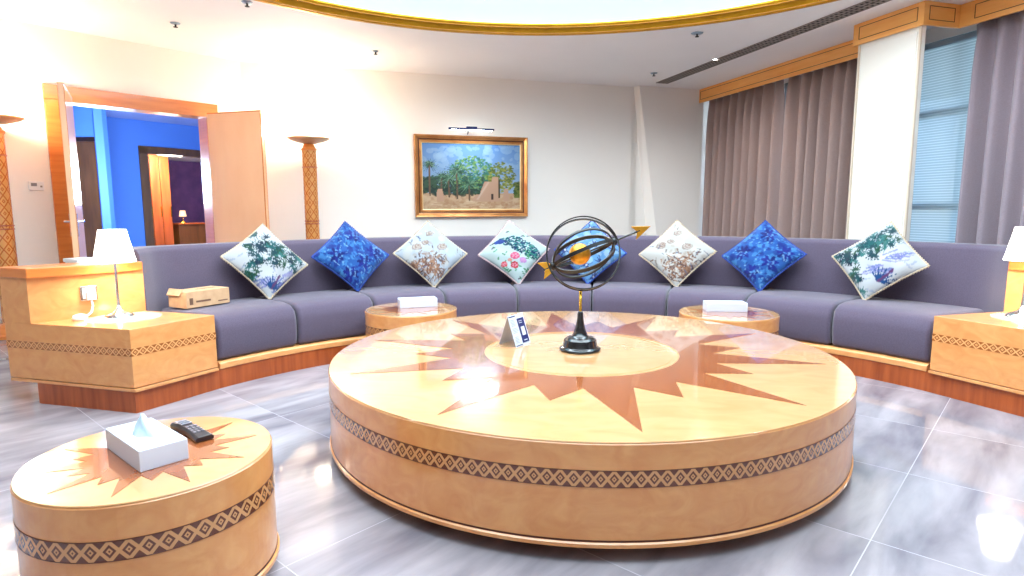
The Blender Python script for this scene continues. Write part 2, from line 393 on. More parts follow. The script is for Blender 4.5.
slab(bm, 3.92, 3.923, .06, .34, 2.698, 2.703); slab(bm, 3.92, 3.923, .06, .34, 2.808, 2.813); slab(bm, 3.92, 3.923, .058, .063, 2.70, 2.81); slab(bm, 3.92, 3.923, .337, .342, 2.70, 2.81)
obj('dark_stringing', bm, dark_line, pel)
# pillar slab clad in cream gloss panel
pil = thing('pillar', 'glossy cream clad pillar standing between the two curtained windows', 'pillar', (0, 0, 0))
obj('core', slab(bmesh.new(), 3.235, 3.885, .32, .36, 0, Z0p+.01), cream_panel, pil, bevel=.004)
bm = bmesh.new(); slab(bm, 3.275, 3.84, .36, .372, .02, 2.62); obj('front_panel', bm, cream_panel, pil, bevel=.003)
bm = bmesh.new(); slab(bm, 3.235, 3.25, .36, .376, 0, Z0p); slab(bm, 3.865, 3.885, .36, .376, 0, Z0p); obj('edge_trim', bm, mat('beige_trim', sr((214, 196, 176)), .3), pil)
# solar blind and roller
bl = thing('roller_blind', 'pale blue woven solar blind lowered behind the cream pillar', 'blind', (0, 0, 0))
obj('cloth', slab(bmesh.new(), 2.9, 4.4, -.375, -.373, .37, 2.64), blind_m, bl)
obj('roller', slab(bmesh.new(), 2.9, 4.4, -.40, -.35, 2.64, 2.69), steel, bl, bevel=.01)
obj('bottom_bar', slab(bmesh.new(), 2.9, 4.4, -.385, -.363, .35, .37), steel, bl)

def curtain(name, u0, u1, nc, pitch, amp, m, label, seed, lean=0, z0=.02, z1=2.70):
    r = random.Random(seed); root = thing(name, label, 'curtain', (*PW(u0, nc), 0))
    org = L0+U*u0+NN*nc
    cols = []; u_ = u0; ph = 0
    step = .012; nfold = []
    x = u0; knots = []
    while x < u1: knots.append((x, amp*r.uniform(.7, 1.25))); x += pitch*r.uniform(.75, 1.3)/2
    knots.append((u1, amp)); pts = []
    for i, ((xa, aa), (xb, ab)) in enumerate(zip(knots, knots[1:])):
        s0 = 1 if i % 2 else -1
        for k in range(6):
            t = k/6; c_ = math.cos(PI*t); c2 = math.copysign(abs(c_)**.75, c_)
            pts.append((xa+(xb-xa)*t, s0*c2*(aa*(1-t)+ab*t)))
    bm = bmesh.new(); rows = []
    zs = [z0+(z1-z0)*k/14 for k in range(15)]
    for zi, z in enumerate(zs):
        f = (z-z0)/(z1-z0); row = []
        for (uu, nn_) in pts:
            k = .75+.45*(1-f)+.0*f
            if f > .9: k *= 1-.55*(f-.9)/.1
            wob = .012*math.sin(uu*7+z*1.7+seed)
            q = L0+U*(uu+wob*.6+lean*(1-f)*(uu-u0 if lean > 0 else u1-uu))+NN*(nc+nn_*k+wob*.5)-org
            row.append(bm.verts.new((q.x, q.y, z)))
        rows.append(row)
    for a_, b_ in zip(rows, rows[1:]):
        for i in range(len(a_)-1): bm.faces.new((a_[i], a_[i+1], b_[i+1], b_[i]))
    o = obj('drape', bm, m, root, smooth=True); o.data.shade_smooth()
    s_ = o.modifiers.new('th', 'SOLIDIFY'); s_.thickness = .004
    bm = bmesh.new(); a_ = L0+U*(u0+.0)+NN*nc-org; b_ = L0+U*u1+NN*nc-org
    obj('heading_tape', tube([(a_.x, a_.y, z1+.01), (b_.x, b_.y, z1+.01)], .012, seg=8, bm=bm), steel, root)
    return root
curtain('window_curtain', .02, 1.585, -.16, .17, .085, curtain_a, 'taupe pleated curtain beside the corner wall, left of the narrow gap of daylight', 3)
curtain('window_curtain', 1.65, 3.3, -.16, .17, .085, curtain_a, 'taupe pleated curtain between the narrow gap of daylight and the cream pillar', 5)
curtain('window_curtain', 3.93, 8.6, -.16, .16, .085, curtain_b, 'lilac grey pleated curtain right of the cream pillar, behind the table lamp', 11)

# linear ceiling grille, sprinklers, detectors, downlight
def Pg(u_, n_): return PW(u_, n_)
gr = thing('linear_air_grille', 'long slotted air grille in the ceiling parallel to the window pelmet', 'air vent', (0, 0, 0))
gu0, gu1 = .32, 8.0; gn0, gn1 = .70, .87
obj('backing', slab(bmesh.new(), gu0, gu1, gn0, gn1, H-.004, H-.001), slot_dark, gr)
bm = bmesh.new()
for k in range(4): nn_ = gn0+(gn1-gn0)*k/3; slab(bm, gu0, gu1, nn_-.0045, nn_+.0045, H-.012, H-.004)
u_ = gu0
while u_ <= gu1: slab(bm, u_-.006, u_+.006, gn0, gn1, H-.009, H-.004); u_ += .055
obj('blades', bm, slot_light, gr)
def sprinkler(x, y, label, r=.045):
    t = thing('sprinkler_head', label, 'sprinkler', (x, y, H), group='sprinkler heads in the ceiling')
    obj('rose', lathe([(0, 0), (r, -.001), (r*.9, -.008), (r*.4, -.012), (0, -.012)], 24), steel, t, smooth=True)
    bm = tube([(0, 0, -.01), (0, 0, -.035)], .008); lathe([(0, -.034), (.02, -.034), (.02, -.038), (0, -.038)], 16, bm)
    obj('deflector', bm, slot_dark, t); return t
sprinkler(1.14, 3.4, 'dark sprinkler head between the gold cornice and the air grille', .06)
sprinkler(.93, 5.18, 'small sprinkler head near the left end of the air grille')
sprinkler(-3.75, 2.48, 'pale sprinkler head in the ceiling above the doorway')
sprinkler(-2.78, 2.01, 'sprinkler head close to the left end of the gold cornice')
sprinkler(-2.24, 3.68, 'tiny sprinkler head above the floor lamp and left of the painting', .03)
dl = thing('downlight', 'small lit round downlight beside the long air grille', 'light', (1.56, 4.52, H))
obj('bezel', lathe([(.03, 0), (.045, 0), (.045, -.005), (.03, -.006), (.03, 0)], 24), white_plastic, dl)
obj('lens', lathe([(0, -.001), (.03, -.001), (.03, -.004), (0, -.004)], 24), down_m, dl)
light('downlight_spot', 'SPOT', (1.56, 4.52, H-.02), 30, (1, .95, .9), .05, (0, 0, 0), spot_size=2.7, spot_blend=.8)

# ---------------------------------------------------------------- doorway, leaves, corridor
bm = bmesh.new(); cw = .11
def slab1(bm, u0, u1, n0, n1, z0, z1): prism(bm, [P1(u0, n0), P1(u1, n0), P1(u1, n1), P1(u0, n1)], z0, z1); return bm
slab1(bm, D0-cw, D0+.02, -T-.02, .03, 0, DH); slab1(bm, D1-.02, D1+cw, -T-.02, .03, 0, DH); slab1(bm, D0-cw, D1+cw, -T-.02, .03, DH-.02, DH+.13)
fr = obj('door_1', bm, orange_wood, kind='structure', bevel=.004)
def leaf(name, hinge, end, label, side):
    h = V2(*hinge); e = V2(*end); d = e-h; t = thing(name, label, 'door', (h.x, h.y, 0), math.atan2(d.y, d.x)); Lg = d.length
    obj('panel', box((Lg/2, 0, 1.105), (Lg, .042, 2.18)), pale_leaf, t, bevel=.003)
    bm = bmesh.new()
    for y in (-.022, .022): bx(bm, (Lg-.004, y, 1.09), (.012, .003, 2.14)); bx(bm, (Lg/2, y, 2.188), (Lg, .003, .012))
    obj('edge_lipping', bm, orange_wood, t)
    if side < 0: return t
    bm = bmesh.new()
    for sgn in (-1, 1):
        bx(bm, (Lg-.07, sgn*.025, 1.0), (.045, .008, .2)); tube([(Lg-.07, sgn*.03, 1.03), (Lg-.07, sgn*.065, 1.03), (Lg-.19, sgn*.065, 1.03)], .009, bm=bm)
    obj('handle', bm, chrome, t); return t
leaf('door_leaf', (-4.84, 2.42), (-4.345, 1.775), 'pale wood door leaf swung open edge-on at the left jamb of the doorway', 1)
leaf('door_leaf', (-4.125, 3.50), (-3.43, 3.38), 'wide pale wood door leaf swung open at the right jamb, showing its flat face', -1)
# corridor beyond
c0, c1, c2, c3, c4 = (-7.75, 4.87), (-6.66, 5.02), (-7.48, 5.76), (-7.14, 6.35), (-6.62, 7.31)
bm = bmesh.new(); wallbox(bm, c0, (-7.1-.05, 4.953), 0, 2.62, .1); wallbox(bm, (-7.15, 4.953), (-6.70, 5.014), 2.15, 2.62, .1); wallbox(bm, (-6.72, 5.012), c1, 0, 2.62, .1)
wallbox(bm, c1, c2, 0, 2.62, .1)
obj('wall_corridor_left', bm, blue_wall, kind='structure')
bd = V2(c4[0]-c3[0], c4[1]-c3[1]).normalized()
def PB(s_, n_=0): q = V2(*c3)+bd*s_+V2(-bd.y, bd.x)*n_; return (q.x, q.y)
bm = bmesh.new(); wallbox(bm, c2, PB(0), 0, 2.62, .1); wallbox(bm, PB(0), PB(1.25), 2.15, 2.62, .1); wallbox(bm, PB(1.25), PB(3.0), 0, 2.62, .1)
obj('wall_corridor_back', bm, blue_wall, kind='structure')
# enclosing corridor side walls and ceiling
bm = bmesh.new(); wallbox(bm, PB(3.0), (-3.2, 6.4), 0, H, .1); wallbox(bm, (-9.0, 2.4), c0, 0, H, .1); wallbox(bm, P1(-2.4, -T), (-9.0, 2.4), 0, H, .1)
obj('wall_corridor_side', bm, blue_wall, kind='structure')
bm = bmesh.new(); prism(bm, [P1(-3.0, -1.8), P1(3.4, -1.8), P1(5.0, -4.6), P1(-1.2, -6.2)], 2.58, 2.62)
obj('ceiling_corridor', bm, lilac_ceil, kind='structure')
bm = bmesh.new(); prism(bm, [P1(-3.0, -T-.02), P1(3.4, -T-.02), P1(3.4, -1.82), P1(-3.0, -1.82)], 2.72, 2.76)
obj('ceiling_corridor_cove', bm, mat('cyan_cove_glow_paint', sr((120, 205, 240)), .7), kind='structure')  # cyan glow of the cove lighting put into the slab's colour
lc = light('corridor_cove_light', 'AREA', (*P1(1.2, -1.3), 2.4), 4, (.3, .8, 1), 1.0, (PI, 0, 0))
# dark door in the corridor
dd = thing('corridor_door', 'dark brown closed door in the blue corridor, seen left through the doorway', 'door', (0, 0, 0))
bm = bmesh.new(); wallbox(bm, (-7.12, 4.965), (-6.73, 5.02), 0, 2.11, .05); obj('panel', bm, dark_wood, dd)
bm = bmesh.new(); wallbox(bm, (-6.735, 5.0), (-6.69, 5.006), 0, 2.15, .12); wallbox(bm, (-7.15, 4.945), (-6.69, 5.0), 2.09, 2.15, .12); wallbox(bm, (-7.16, 4.945), (-7.12, 4.95), 0, 2.15, .12)
obj('frame', bm, mat('near_black_wood', sr((44, 24, 14)), .4), dd)
# dressing room opening
bm = bmesh.new()
wallbox(bm, PB(-.02, -.03), PB(.11, -.03), 0, 2.15, .18); wallbox(bm, PB(1.16, -.03), PB(1.3, -.03), 0, 2.15, .18); wallbox(bm, PB(-.02, -.03), PB(1.3, -.03), 2.05, 2.17, .18)
obj('door_2', bm, dark_wood, kind='structure')
bm = bmesh.new(); wallbox(bm, PB(-.6, .1), PB(-.6, 3.2), 0, 2.22, .1); wallbox(bm, PB(-.6, 3.2), PB(3.4, 3.2), 0, 2.22, .1); wallbox(bm, PB(3.4, 3.2), PB(3.0, .1), 0, 2.22, .1)
obj('wall_dressing_room', bm, purple_wall, kind='structure')
bm = bmesh.new(); prism(bm, [PB(-.6, .1), PB(3.4, .1), PB(3.4, 3.3), PB(-.6, 3.3)], 2.22, 2.27); obj('ceiling_dressing_room', bm, ceil_m, kind='structure')
wd = thing('wardrobe', 'tall reddish wood wardrobe in the dressing room seen through the far opening', 'wardrobe', (0, 0, 0))
def PBs(bm, s0, s1, n0, n1, z0, z1): prism(bm, [PB(s0, n0), PB(s1, n0), PB(s1, n1), PB(s0, n1)], z0, z1); return bm
obj('body', PBs(bmesh.new(), .74, 1.31, 1.75, 2.3, 0, 2.2), red_wood, wd)
for k in range(3):
    dr = obj('door', PBs(bmesh.new(), (.76+.18*k), .93+.18*k, 1.72, 1.75, .08, 2.15), red_wood, wd, bevel=.006)
    obj('handle', PBs(bmesh.new(), (.905+.18*k), .92+.18*k, 1.69, 1.72, 1.0, 1.2), brass, dr)
cb = thing('side_cabinet', 'small dark cabinet against the purple wall in the dressing room', 'cabinet', (0, 0, 0))
obj('body', PBs(bmesh.new(), (1.45), 2.0, 1.8, 2.2, 0, .84), dark_wood, cb, bevel=.004); obj('top', PBs(bmesh.new(), (1.42), 2.03, 1.77, 2.23, .84, .87), red_wood, cb)
sl = thing('small_lamp', 'tiny table lamp glowing on the cabinet in the dressing room', 'lamp', (*PB(1.62, 1.95), .87))
obj('base', lathe([(0, 0), (.06, 0), (.05, .02), (.015, .04), (.012, .14), (0, .14)], 20), brass, sl); obj('shade', lathe([(.07, .13), (.05, .25), (.046, .25), (.066, .13), (.07, .13)], 20), mat('tiny_shade', sr((210, 150, 110)), .8, emit=(1, .6, .4), es=.5), sl)

# thermostat
q = P1(.138, .001)
th = thing('thermostat', 'small white wall thermostat between the left floor lamp and the doorway', 'thermostat', (q[0], q[1], 1.359), math.atan2(du.y, du.x))
obj('body', box((0, -.012, 0), (.12, .024, .085)), white_plastic, th, bevel=.006)
obj('display', box((-.02, -.0255, .012), (.045, .003, .03)), mat('grey_screen', sr((130, 130, 136)), .3), th); obj('dial', box((.035, -.026, -.005), (.016, .004, .016)), slot_light, th)

# ---------------------------------------------------------------- torchieres
def torchiere(x, y, label):
    t = thing('floor_lamp', label, 'floor lamp', (x, y, 0), group='wooden column floor lamps')
    obj('base', lathe([(0, 0), (.15, 0), (.15, .03), (.13, .045), (.11, .10), (.09, .13), (0, .13)], 40), orange_wood, t, bevel=.003)
    bm = bmesh.new(); uvl = bm.loops.layers.uv.verify(); n = 24; zs = [.12+(1.68)*k/20 for k in range(21)]; V = []
    for z in zs: V.append([bm.verts.new((.078*math.cos(2*PI*i/n), .078*math.sin(2*PI*i/n), z)) for i in range(n)])
    for k in range(20):
        for i in range(n):
            f = bm.faces.new((V[k][i], V[k][(i+1) % n], V[k+1][(i+1) % n], V[k+1][i]))
            for lp, (a_, b_) in zip(f.loops, ((i, k), (i+1, k), (i+1, k+1), (i, k+1))): lp[uvl].uv = (a_/n*7, (zs[b_])/.105)
    obj('column', bm, col_m, t, smooth=True)
    for z in (.96, .99, 1.60): obj('ring', ringband(.074, .083, z, z+.012, 32), cherry, t)
    obj('capital', lathe([(.06, 1.79), (.083, 1.79), (.088, 1.81), (.07, 1.83), (.055, 1.87), (.06, 1.875), (0, 1.875)], 32), orange_wood, t)
    obj('bowl', lathe([(0, 1.868), (.06, 1.868), (.15, 1.89), (.205, 1.91), (.235, 1.93), (.23, 1.933), (.21, 1.925), (.14, 1.902), (.05, 1.88), (0, 1.88)], 48), mat('tan_bowl', sr((206, 150, 104)), .35, coat=.4), t, smooth=True)
    obj('bulb', lathe([(0, 1.885), (.09, 1.887), (.10, 1.90), (.07, 1.925), (0, 1.935)], 24), bulb_m, t, smooth=True)
    l = light('uplight', 'POINT', (x, y, 2.04), 22, (1, .84, .62), .08)
    return t
torchiere(-5.05, 1.80, 'lattice inlaid wooden column floor lamp at the left edge beside the thermostat')
torchiere(-3.07, 3.72, 'lattice inlaid wooden column floor lamp between the open door leaf and painting')

# ---------------------------------------------------------------- raster painting helpers (for prints and the canvas)
class Ras:
    def __init__(s, w_, h_, col): s.w, s.h = w_, h_; s.a = np.zeros((h_, w_, 3)); s.a[:] = sr(col); s.Y, s.X = np.mgrid[0:h_, 0:w_]; s.X = (s.X+.5)/w_; s.Y = (s.Y+.5)/h_
    def put(s, m, col, k=1): s.a[m] = s.a[m]*(1-k)+np.array(sr(col))*k
    def ell(s, x, y, rx, ry, col, rot=0, k=1):
        c_, s_ = math.cos(rot), math.sin(rot); dx, dy = s.X-x, s.Y-y
        s.put(((dx*c_+dy*s_)/rx)**2+((-dx*s_+dy*c_)/ry)**2 < 1, col, k)
    def line(s, x0, y0, x1, y1, wd, col, k=1, taper=False):
        dx, dy = x1-x0, y1-y0; l2 = dx*dx+dy*dy+1e-12; t = np.clip(((s.X-x0)*dx+(s.Y-y0)*dy)/l2, 0, 1)
        d = np.hypot(s.X-x0-t*dx, s.Y-y0-t*dy); s.put(d < wd*((1-t*.85) if taper else 1), col, k)
    def noise(s, n, col, rx, k=.6, box_=(0, 0, 1, 1), seed=0):
        g = np.random.default_rng(seed)
        for _ in range(n):
            r_ = rx*g.uniform(.4, 1.3); s.ell(g.uniform(box_[0], box_[2]), g.uniform(box_[1], box_[3]), r_, r_*g.uniform(.4, 1), col, g.uniform(0, 3), k)
    def palm(s, x, y, r_, col, n_=9, a0=0, span=2*PI, wd=.012):
        for i in range(n_):
            t = a0+span*i/n_; s.line(x, y, x+r_*math.cos(t), y+r_*math.sin(t), wd, col, 1, True)
    def fan(s, x, y, r_, a, col, n_=7, spread=1.6, wd=.02):
        for i in range(n_):
            t = a+spread*(i/(n_-1)-.5); rr = r_*(1-.25*abs(i/(n_-1)-.5)*2); s.line(x, y, x+rr*math.cos(t), y+rr*math.sin(t), wd, col, 1, True)
# print designs: x right, y up, 0..1, drawn in the pillow's own square (diamond top corner = (1,1))
NP = 110
def d_palm(seed, leaves, fans, lil):
    r = Ras(NP, NP, (226, 228, 232)); g = random.Random(seed)
    for _ in range(30): x, y = g.random(), g.random(); r.line(x, y, x+g.uniform(-.12, .12), y+g.uniform(-.08, .08), .008, (176, 184, 214), .7)
    for (x, y) in lil:
        for _ in range(9): a, b = x+g.uniform(-.1, .1), y+g.uniform(-.06, .06); r.line(a, b, a+.13, b+g.uniform(.0, .08), .009, g.choice([(150, 150, 220), (190, 186, 232), (120, 130, 200)]), .9)
    teal = [(20, 74, 84), (32, 104, 108), (12, 52, 74), (58, 130, 126), (26, 82, 58)]
    for (x, y, s_) in leaves:
        for k in range(7):
            a = g.uniform(0, 6.3); d_ = s_*g.uniform(0, .75); px, py = x+d_*math.cos(a), y+d_*math.sin(a); c_ = teal[g.randrange(5)]; a0 = g.uniform(0, 6.3)
            for q in range(6):
                t = a0+2.9*(q/5-.5); rr = s_*.62*g.uniform(.7, 1.1); r.line(px, py, px+rr*math.cos(t), py+rr*math.sin(t), .0115, c_, .95, True)
            if k % 3 == 0: r.ell(px, py, s_*.12, s_*.08, (206, 214, 220), a, .8)
    for (x, y, a) in fans: r.fan(x, y, .2, a, (30, 84, 146), 10, 2.4, .012); r.line(x, y, x+.12, y+.14, .012, (110, 64, 120))
    return r.a
P_A = [(.55, .42, .12), (.30, .42, .12), (.62, .64, .14), (.40, .86, .13), (.49, .70, .15), (.63, .55, .17), (.80, .56, .14), (.74, .40, .15), (.36, .52, .14), (.22, .34, .14), (.50, .60, .12), (.88, .47, .09), (.30, .66, .08)]
P_B = [(.52, .68, .15), (.36, .64, .14), (.24, .44, .12), (.56, .84, .14), (.42, .72, .15), (.47, .57, .17), (.18, .50, .15), (.30, .27, .15), (.38, .13, .12), (.62, .70, .12), (.30, .55, .12), (.08, .5, .08)]
def d_blue(seed):
    r = Ras(NP, NP, (40, 100, 186))
    r.noise(260, (76, 150, 220), .03, .7, seed=seed); r.noise(220, (22, 52, 150), .03, .8, seed=seed+1); r.noise(160, (130, 190, 236), .010, .8, seed=seed+2)
    g = random.Random(seed)
    for (x, y) in [(.28, .48), (.62, .36), (.55, .75), (.42, .22), (.78, .5)]:
        for i in range(7):
            t = i*.9+g.random()*.4; r.ell(x+.06*math.cos(t), y+.06*math.sin(t), .045, .02, g.choice([(14, 30, 124), (24, 40, 150)]), t)
        r.noise(8, (110, 170, 232), .012, .8, (x-.06, y-.06, x+.06, y+.06), seed)
    for _ in range(70): x, y = g.random(), g.random(); r.line(x, y, x+g.uniform(-.07, .07), y+g.uniform(-.07, .07), .005, g.choice([(16, 36, 120), (150, 200, 240)]), .8)
    return r.a
def d_shell(seed, warm):
    r = Ras(NP, NP, (226, 222, 216) if warm else (208, 218, 230)); g = random.Random(seed)
    r.noise(60, (230, 228, 222), .05, .6, seed=seed)
    cx_ = .6 if warm else .42
    for _ in range(50): x, y = g.gauss(cx_, .13), g.gauss(.30, .12); r.ell(x, y, .03, .018, g.choice([(206, 184, 168), (190, 160, 142)]), g.random()*3, .45)
    for _ in range(190): x, y = g.gauss(cx_, .11), g.gauss(.27, .10); r.line(x, y, x+g.uniform(-.06, .06), y+g.uniform(-.06, .06), .007, g.choice([(140, 90, 66), (170, 120, 92), (100, 72, 76), (190, 140, 110)]), .9)
    for (x, y, q) in [((.30, .56, .07)), (.64, .55, .07), (.5, .76, .06), (.42, .62, .05)]:
        for k in range(5): r.ell(x+k*.006, y+k*.004, q-.013*k, q*.75-.010*k, [(164, 126, 112), (224, 212, 202)][k % 2], .3, .75)
    for _ in range(34): x, y = g.random(), g.random(); r.line(x, y, x+g.uniform(-.1, .1), y+g.uniform(-.1, .1), .006, g.choice([(104, 114, 150), (150, 130, 120)]), .85)
    return r.a
def d_bird(seed):
    r = Ras(NP, NP, (212, 230, 230)); g = random.Random(seed)
    for _ in range(420):
        t = g.random()**.8; x = .30+.66*t; y = .63-.04*t-.30*t*t+g.uniform(-1, 1)*(.035+.085*math.sin(PI*min(1, t*1.0)));
        r.ell(x, y, .016, .010, g.choice([(16, 70, 100), (24, 112, 124), (60, 150, 140), (20, 50, 110), (12, 84, 90)]), g.random()*3)
    r.ell(.30, .61, .07, .035, (44, 70, 150), .1); r.ell(.25, .60, .03, .028, (50, 80, 170)); r.line(.22, .60, .17, .58, .007, (60, 50, 60))
    for _ in range(26): x, y = g.uniform(.25, .72), g.uniform(.14, .5); r.line(x, y, x+.05*g.uniform(-1, 1), y+.05*g.uniform(-1, 1), .009, g.choice([(40, 140, 80), (80, 170, 120)]), .9)
    for (x, y, q, c_) in [(.50, .39, .065, (226, 84, 130)), (.61, .33, .05, (206, 150, 220)), (.49, .26, .055, (206, 36, 60)), (.35, .28, .045, (230, 80, 90)), (.43, .33, .03, (240, 150, 120))]:
        r.ell(x, y, q, q*.85, c_)
        for k in range(5): a = k*1.26; r.ell(x+q*.5*math.cos(a), y+q*.4*math.sin(a), q*.3, q*.2, (246, 170, 190), a, .7)
    for (x, y) in [(.41, .77), (.60, .86), (.70, .72), (.2, .52), (.62, .7), (.55, .08), (.8, .3)]: r.ell(x, y, .022, .012, (110, 70, 110), .7, .9); r.ell(x+.02, y+.01, .012, .022, (60, 130, 90), .7, .9)
    return r.a
def d_sky(seed):
    r = Ras(NP, NP, (112, 168, 222)); g = random.Random(seed)
    r.noise(80, (176, 208, 240), .05, .7, seed=seed)
    for (x, y) in [(.5, .85), (.3, .55), (.55, .55), (.8, .5), (.45, .25), (.65, .3), (.55, .1), (.15, .5)]:
        for i in range(7): t = i*.9+g.random(); r.line(x, y, x+.10*math.cos(t), y+.10*math.sin(t), .014, (44, 58, 128), .9, True)
        r.ell(x, y, .014, .014, (230, 236, 246))
    return r.a

C0 = V2(.046, -.61)
SIZE = .46
def pillow(theta, rb, rot, yaw, design, label, trim, size=SIZE, zb=.455, tilt=30):
    rb -= .06; th = math.radians(theta); tl = math.radians(tilt)
    rad = Vector((math.cos(th), math.sin(th), 0)); 
    nrm = (-rad*math.cos(tl)+Vector((0, 0, 1))*math.sin(tl)); nrm.rotate(Matrix.Rotation(math.radians(yaw), 3, 'Z'))
    hx = Vector((0, 0, 1)).cross(nrm).normalized(); vy = nrm.cross(hx).normalized()
    a = math.radians(45+rot); ex = hx*math.cos(a)+vy*-math.sin(a); ey = hx*math.sin(a)+vy*math.cos(a)
    # +x+y corner is the diamond's top
    if (ex+ey).z < 0: ex, ey = ey, -ex
    h = size/2; cb = min(((sx_*ex+sy_*ey)*h).z for sx_ in (-1, 1) for sy_ in (-1, 1))
    base = V2(C0.x+rb*math.cos(th), C0.y+rb*math.sin(th))
    off = vy*(size*.7071)
    cen = Vector((base.x, base.y, zb))+Vector((off.x, off.y, 0)); cen.z = zb-cb+.004
    root = thing('throw_pillow', label, 'pillow', (0, 0, 0), group='throw pillows along the curved sofa')
    n = 72; bm = bmesh.new(); cl = bm.loops.layers.float_color.new('Col'); V = {}
    def pos(i, j, sd):
        x, y = 2*i/n-1, 2*j/n-1
        px = x*(1-.055*(1-y*y)); py = y*(1-.055*(1-x*x))
        k = max(0, (1-abs(x)**2.6))*max(0, (1-abs(y)**2.6))
        wr = 1+.06*math.sin(7*x+4*y+theta)+.05*math.sin(11*y-5*x)
        return ex*(px*h)+ey*(py*h)+nrm*(sd*.075*(k**.55)*wr)
    for sd in (1, -1):
        for i in range(n+1):
            for j in range(n+1):
                edge = i in (0, n) or j in (0, n)
                if edge and sd == -1: V[i, j, -1] = V[i, j, 1]; continue
                V[i, j, sd] = bm.verts.new(pos(i, j, sd))
    W_ = design.shape[0]
    def colr(i, j):
        q_ = pos(i, j, 0); a_ = design[min(W_-1, max(0, int((.5+q_.dot(vy)/(size*1.4142))*W_))), min(W_-1, max(0, int((.5+q_.dot(hx)/(size*1.4142))*W_)))]; return (*a_, 1)
    for sd in (1, -1):
        for i in range(n):
            for j in range(n):
                f = bm.faces.new((V[i, j, sd], V[i+1, j, sd], V[i+1, j+1, sd], V[i, j+1, sd])); f.smooth = True
                for lp, (p_, q_) in zip(f.loops, ((i, j), (i+1, j), (i+1, j+1), (i, j+1))): lp[cl] = colr(p_, q_)
    root.location = cen
    obj('cover', bm, print_m, root)
    # corded edge
    pts = []
    for s_ in range(4):
        for k in range(n):
            t = 2*k/n-1; x, y = {0: (t, -1), 1: (1, t), 2: (-t, 1), 3: (-1, -t)}[s_]
            px = x*(1-.055*(1-y*y)); py = y*(1-.055*(1-x*x)); wob = .005*math.sin(k*2.1+s_)
            pts.append(ex*(px*h+wob)+ey*(py*h+wob)+nrm*(.002*math.sin(k*1.7)))
    obj('corded_edge', tube(pts, .007, True, 6), trim, root, smooth=True)
    return root
tw = mat('cream_cord', sr((182, 162, 138)), .8); tb = mat('navy_cord', sr((34, 62, 140)), .8); tg = mat('mauve_cord', sr((190, 160, 160)), .8)
specs = [(141.0, 3.03, 10, 0, d_palm(1, P_A, [(.45, .12, 1.2)], [(.66, .22), (.3, .2), (.55, .12)]), 'white pillow with teal palm leaves beside the cardboard box', tw),
 (128.3, 3.03, 1, 0, d_blue(4), 'deep blue mottled pillow left of the painting, behind the left end of the sofa', tb),
 (115.8, 2.97, 2, 0, d_shell(3, False), 'white pillow with faint brown coral and shells below the painting', tw),
 (101.8, 3.0, -5, 0, d_bird(6), 'white pillow with a teal bird and pink flowers', tg),
 (89.0, 3.02, 3, 0, d_sky(8), 'light blue floral pillow directly behind the armillary sphere', tb),
 (74.9, 2.97, -4, 0, d_shell(12, True), 'cream white pillow with brown shells right of the armillary arrow', tw),
 (62.1, 3.02, -4, 0, d_blue(15), 'deep blue mottled pillow in front of the taupe curtains', tb),
 (46.6, 3.0, 3, 0, d_palm(21, P_B, [(.58, .22, 1.0)], [(.66, .5), (.5, .3)]), 'white pillow with green palm leaves in front of the cream pillar', tw)]
specs[1] = specs[1][:5]+('deep blue mottled pillow left of the painting, between two white pillows', tb)
for s_ in specs: pillow(*s_)

# ---------------------------------------------------------------- curved sofa
A_L, A_R = math.radians(154.9), math.radians(34.7)
sofa = thing('curved_sofa', 'long curved built-in mauve grey sofa on a reddish wood plinth', 'sofa', (C0.x, C0.y, 0))
AX = (A_L+A_R)/2
EL, ER = math.radians(166.6), 2*AX-math.radians(166.6)
obj('plinth', sweep([(2.545, 0), (2.545, .124), (3.1, .124), (3.1, 0)], A_R-.004, A_L+.004, 60), cherry, sofa)
obj('front_rail', sweep([(2.538, .124), (2.538, .158), (2.555, .17), (3.2, .17), (3.2, .124)], A_R, A_L, 60), maple, sofa, bevel=.003)
seams = [154.9, 141.9, 128.6, 115.6, 102.3, 88.6, 75.2, 62, 48.4, 34.7]
for a_, b_ in zip(seams, seams[1:]):
    prof = [(2.565, .172), (2.548, .25), (2.548, .36), (2.57, .43), (2.63, .462), (2.73, .472), (2.95, .466), (3.27, .452), (3.27, .172)]
    bm = sweep(prof, math.radians(b_)+.002, math.radians(a_)-.002, 7)
    obj('seat_cushion', bm, fabric, sofa, bevel=.028, seg=4, angle=50)
AB0, AB1 = math.radians(31.9), math.radians(157.6)
prof = [(3.25, .19), (3.24, .45), (3.245, .6), (3.27, .78), (3.285, .85), (3.32, .876), (3.40, .878), (3.45, .86), (3.47, .80), (3.47, .03), (3.3, .03), (3.3, .19)]
def fold(a, r):  # the last stretch of the back turns in towards the end panels
    return r
bm = bmesh.new(); segs = 64; V = []
for i in range(segs+1):
    t = AB0+(AB1-AB0)*i/segs
    e1 = max(0, (math.radians(4.2)-min(t-AB0, AB1-t))/math.radians(4.2))
    V.append([bm.verts.new(((r-.17*e1*(1 if r < 3.36 else .0))*math.cos(t), (r-.17*e1*(1 if r < 3.36 else 0))*math.sin(t), z)) for r, z in prof])
for i in range(segs):
    for k in range(len(prof)): bm.faces.new((V[i][k], V[i+1][k], V[i+1][(k+1) % len(prof)], V[i][(k+1) % len(prof)]))
bm.faces.new(V[0]); bm.faces.new(V[-1][::-1])
obj('backrest', bm, fabric, sofa, bevel=.012, seg=3, angle=35)

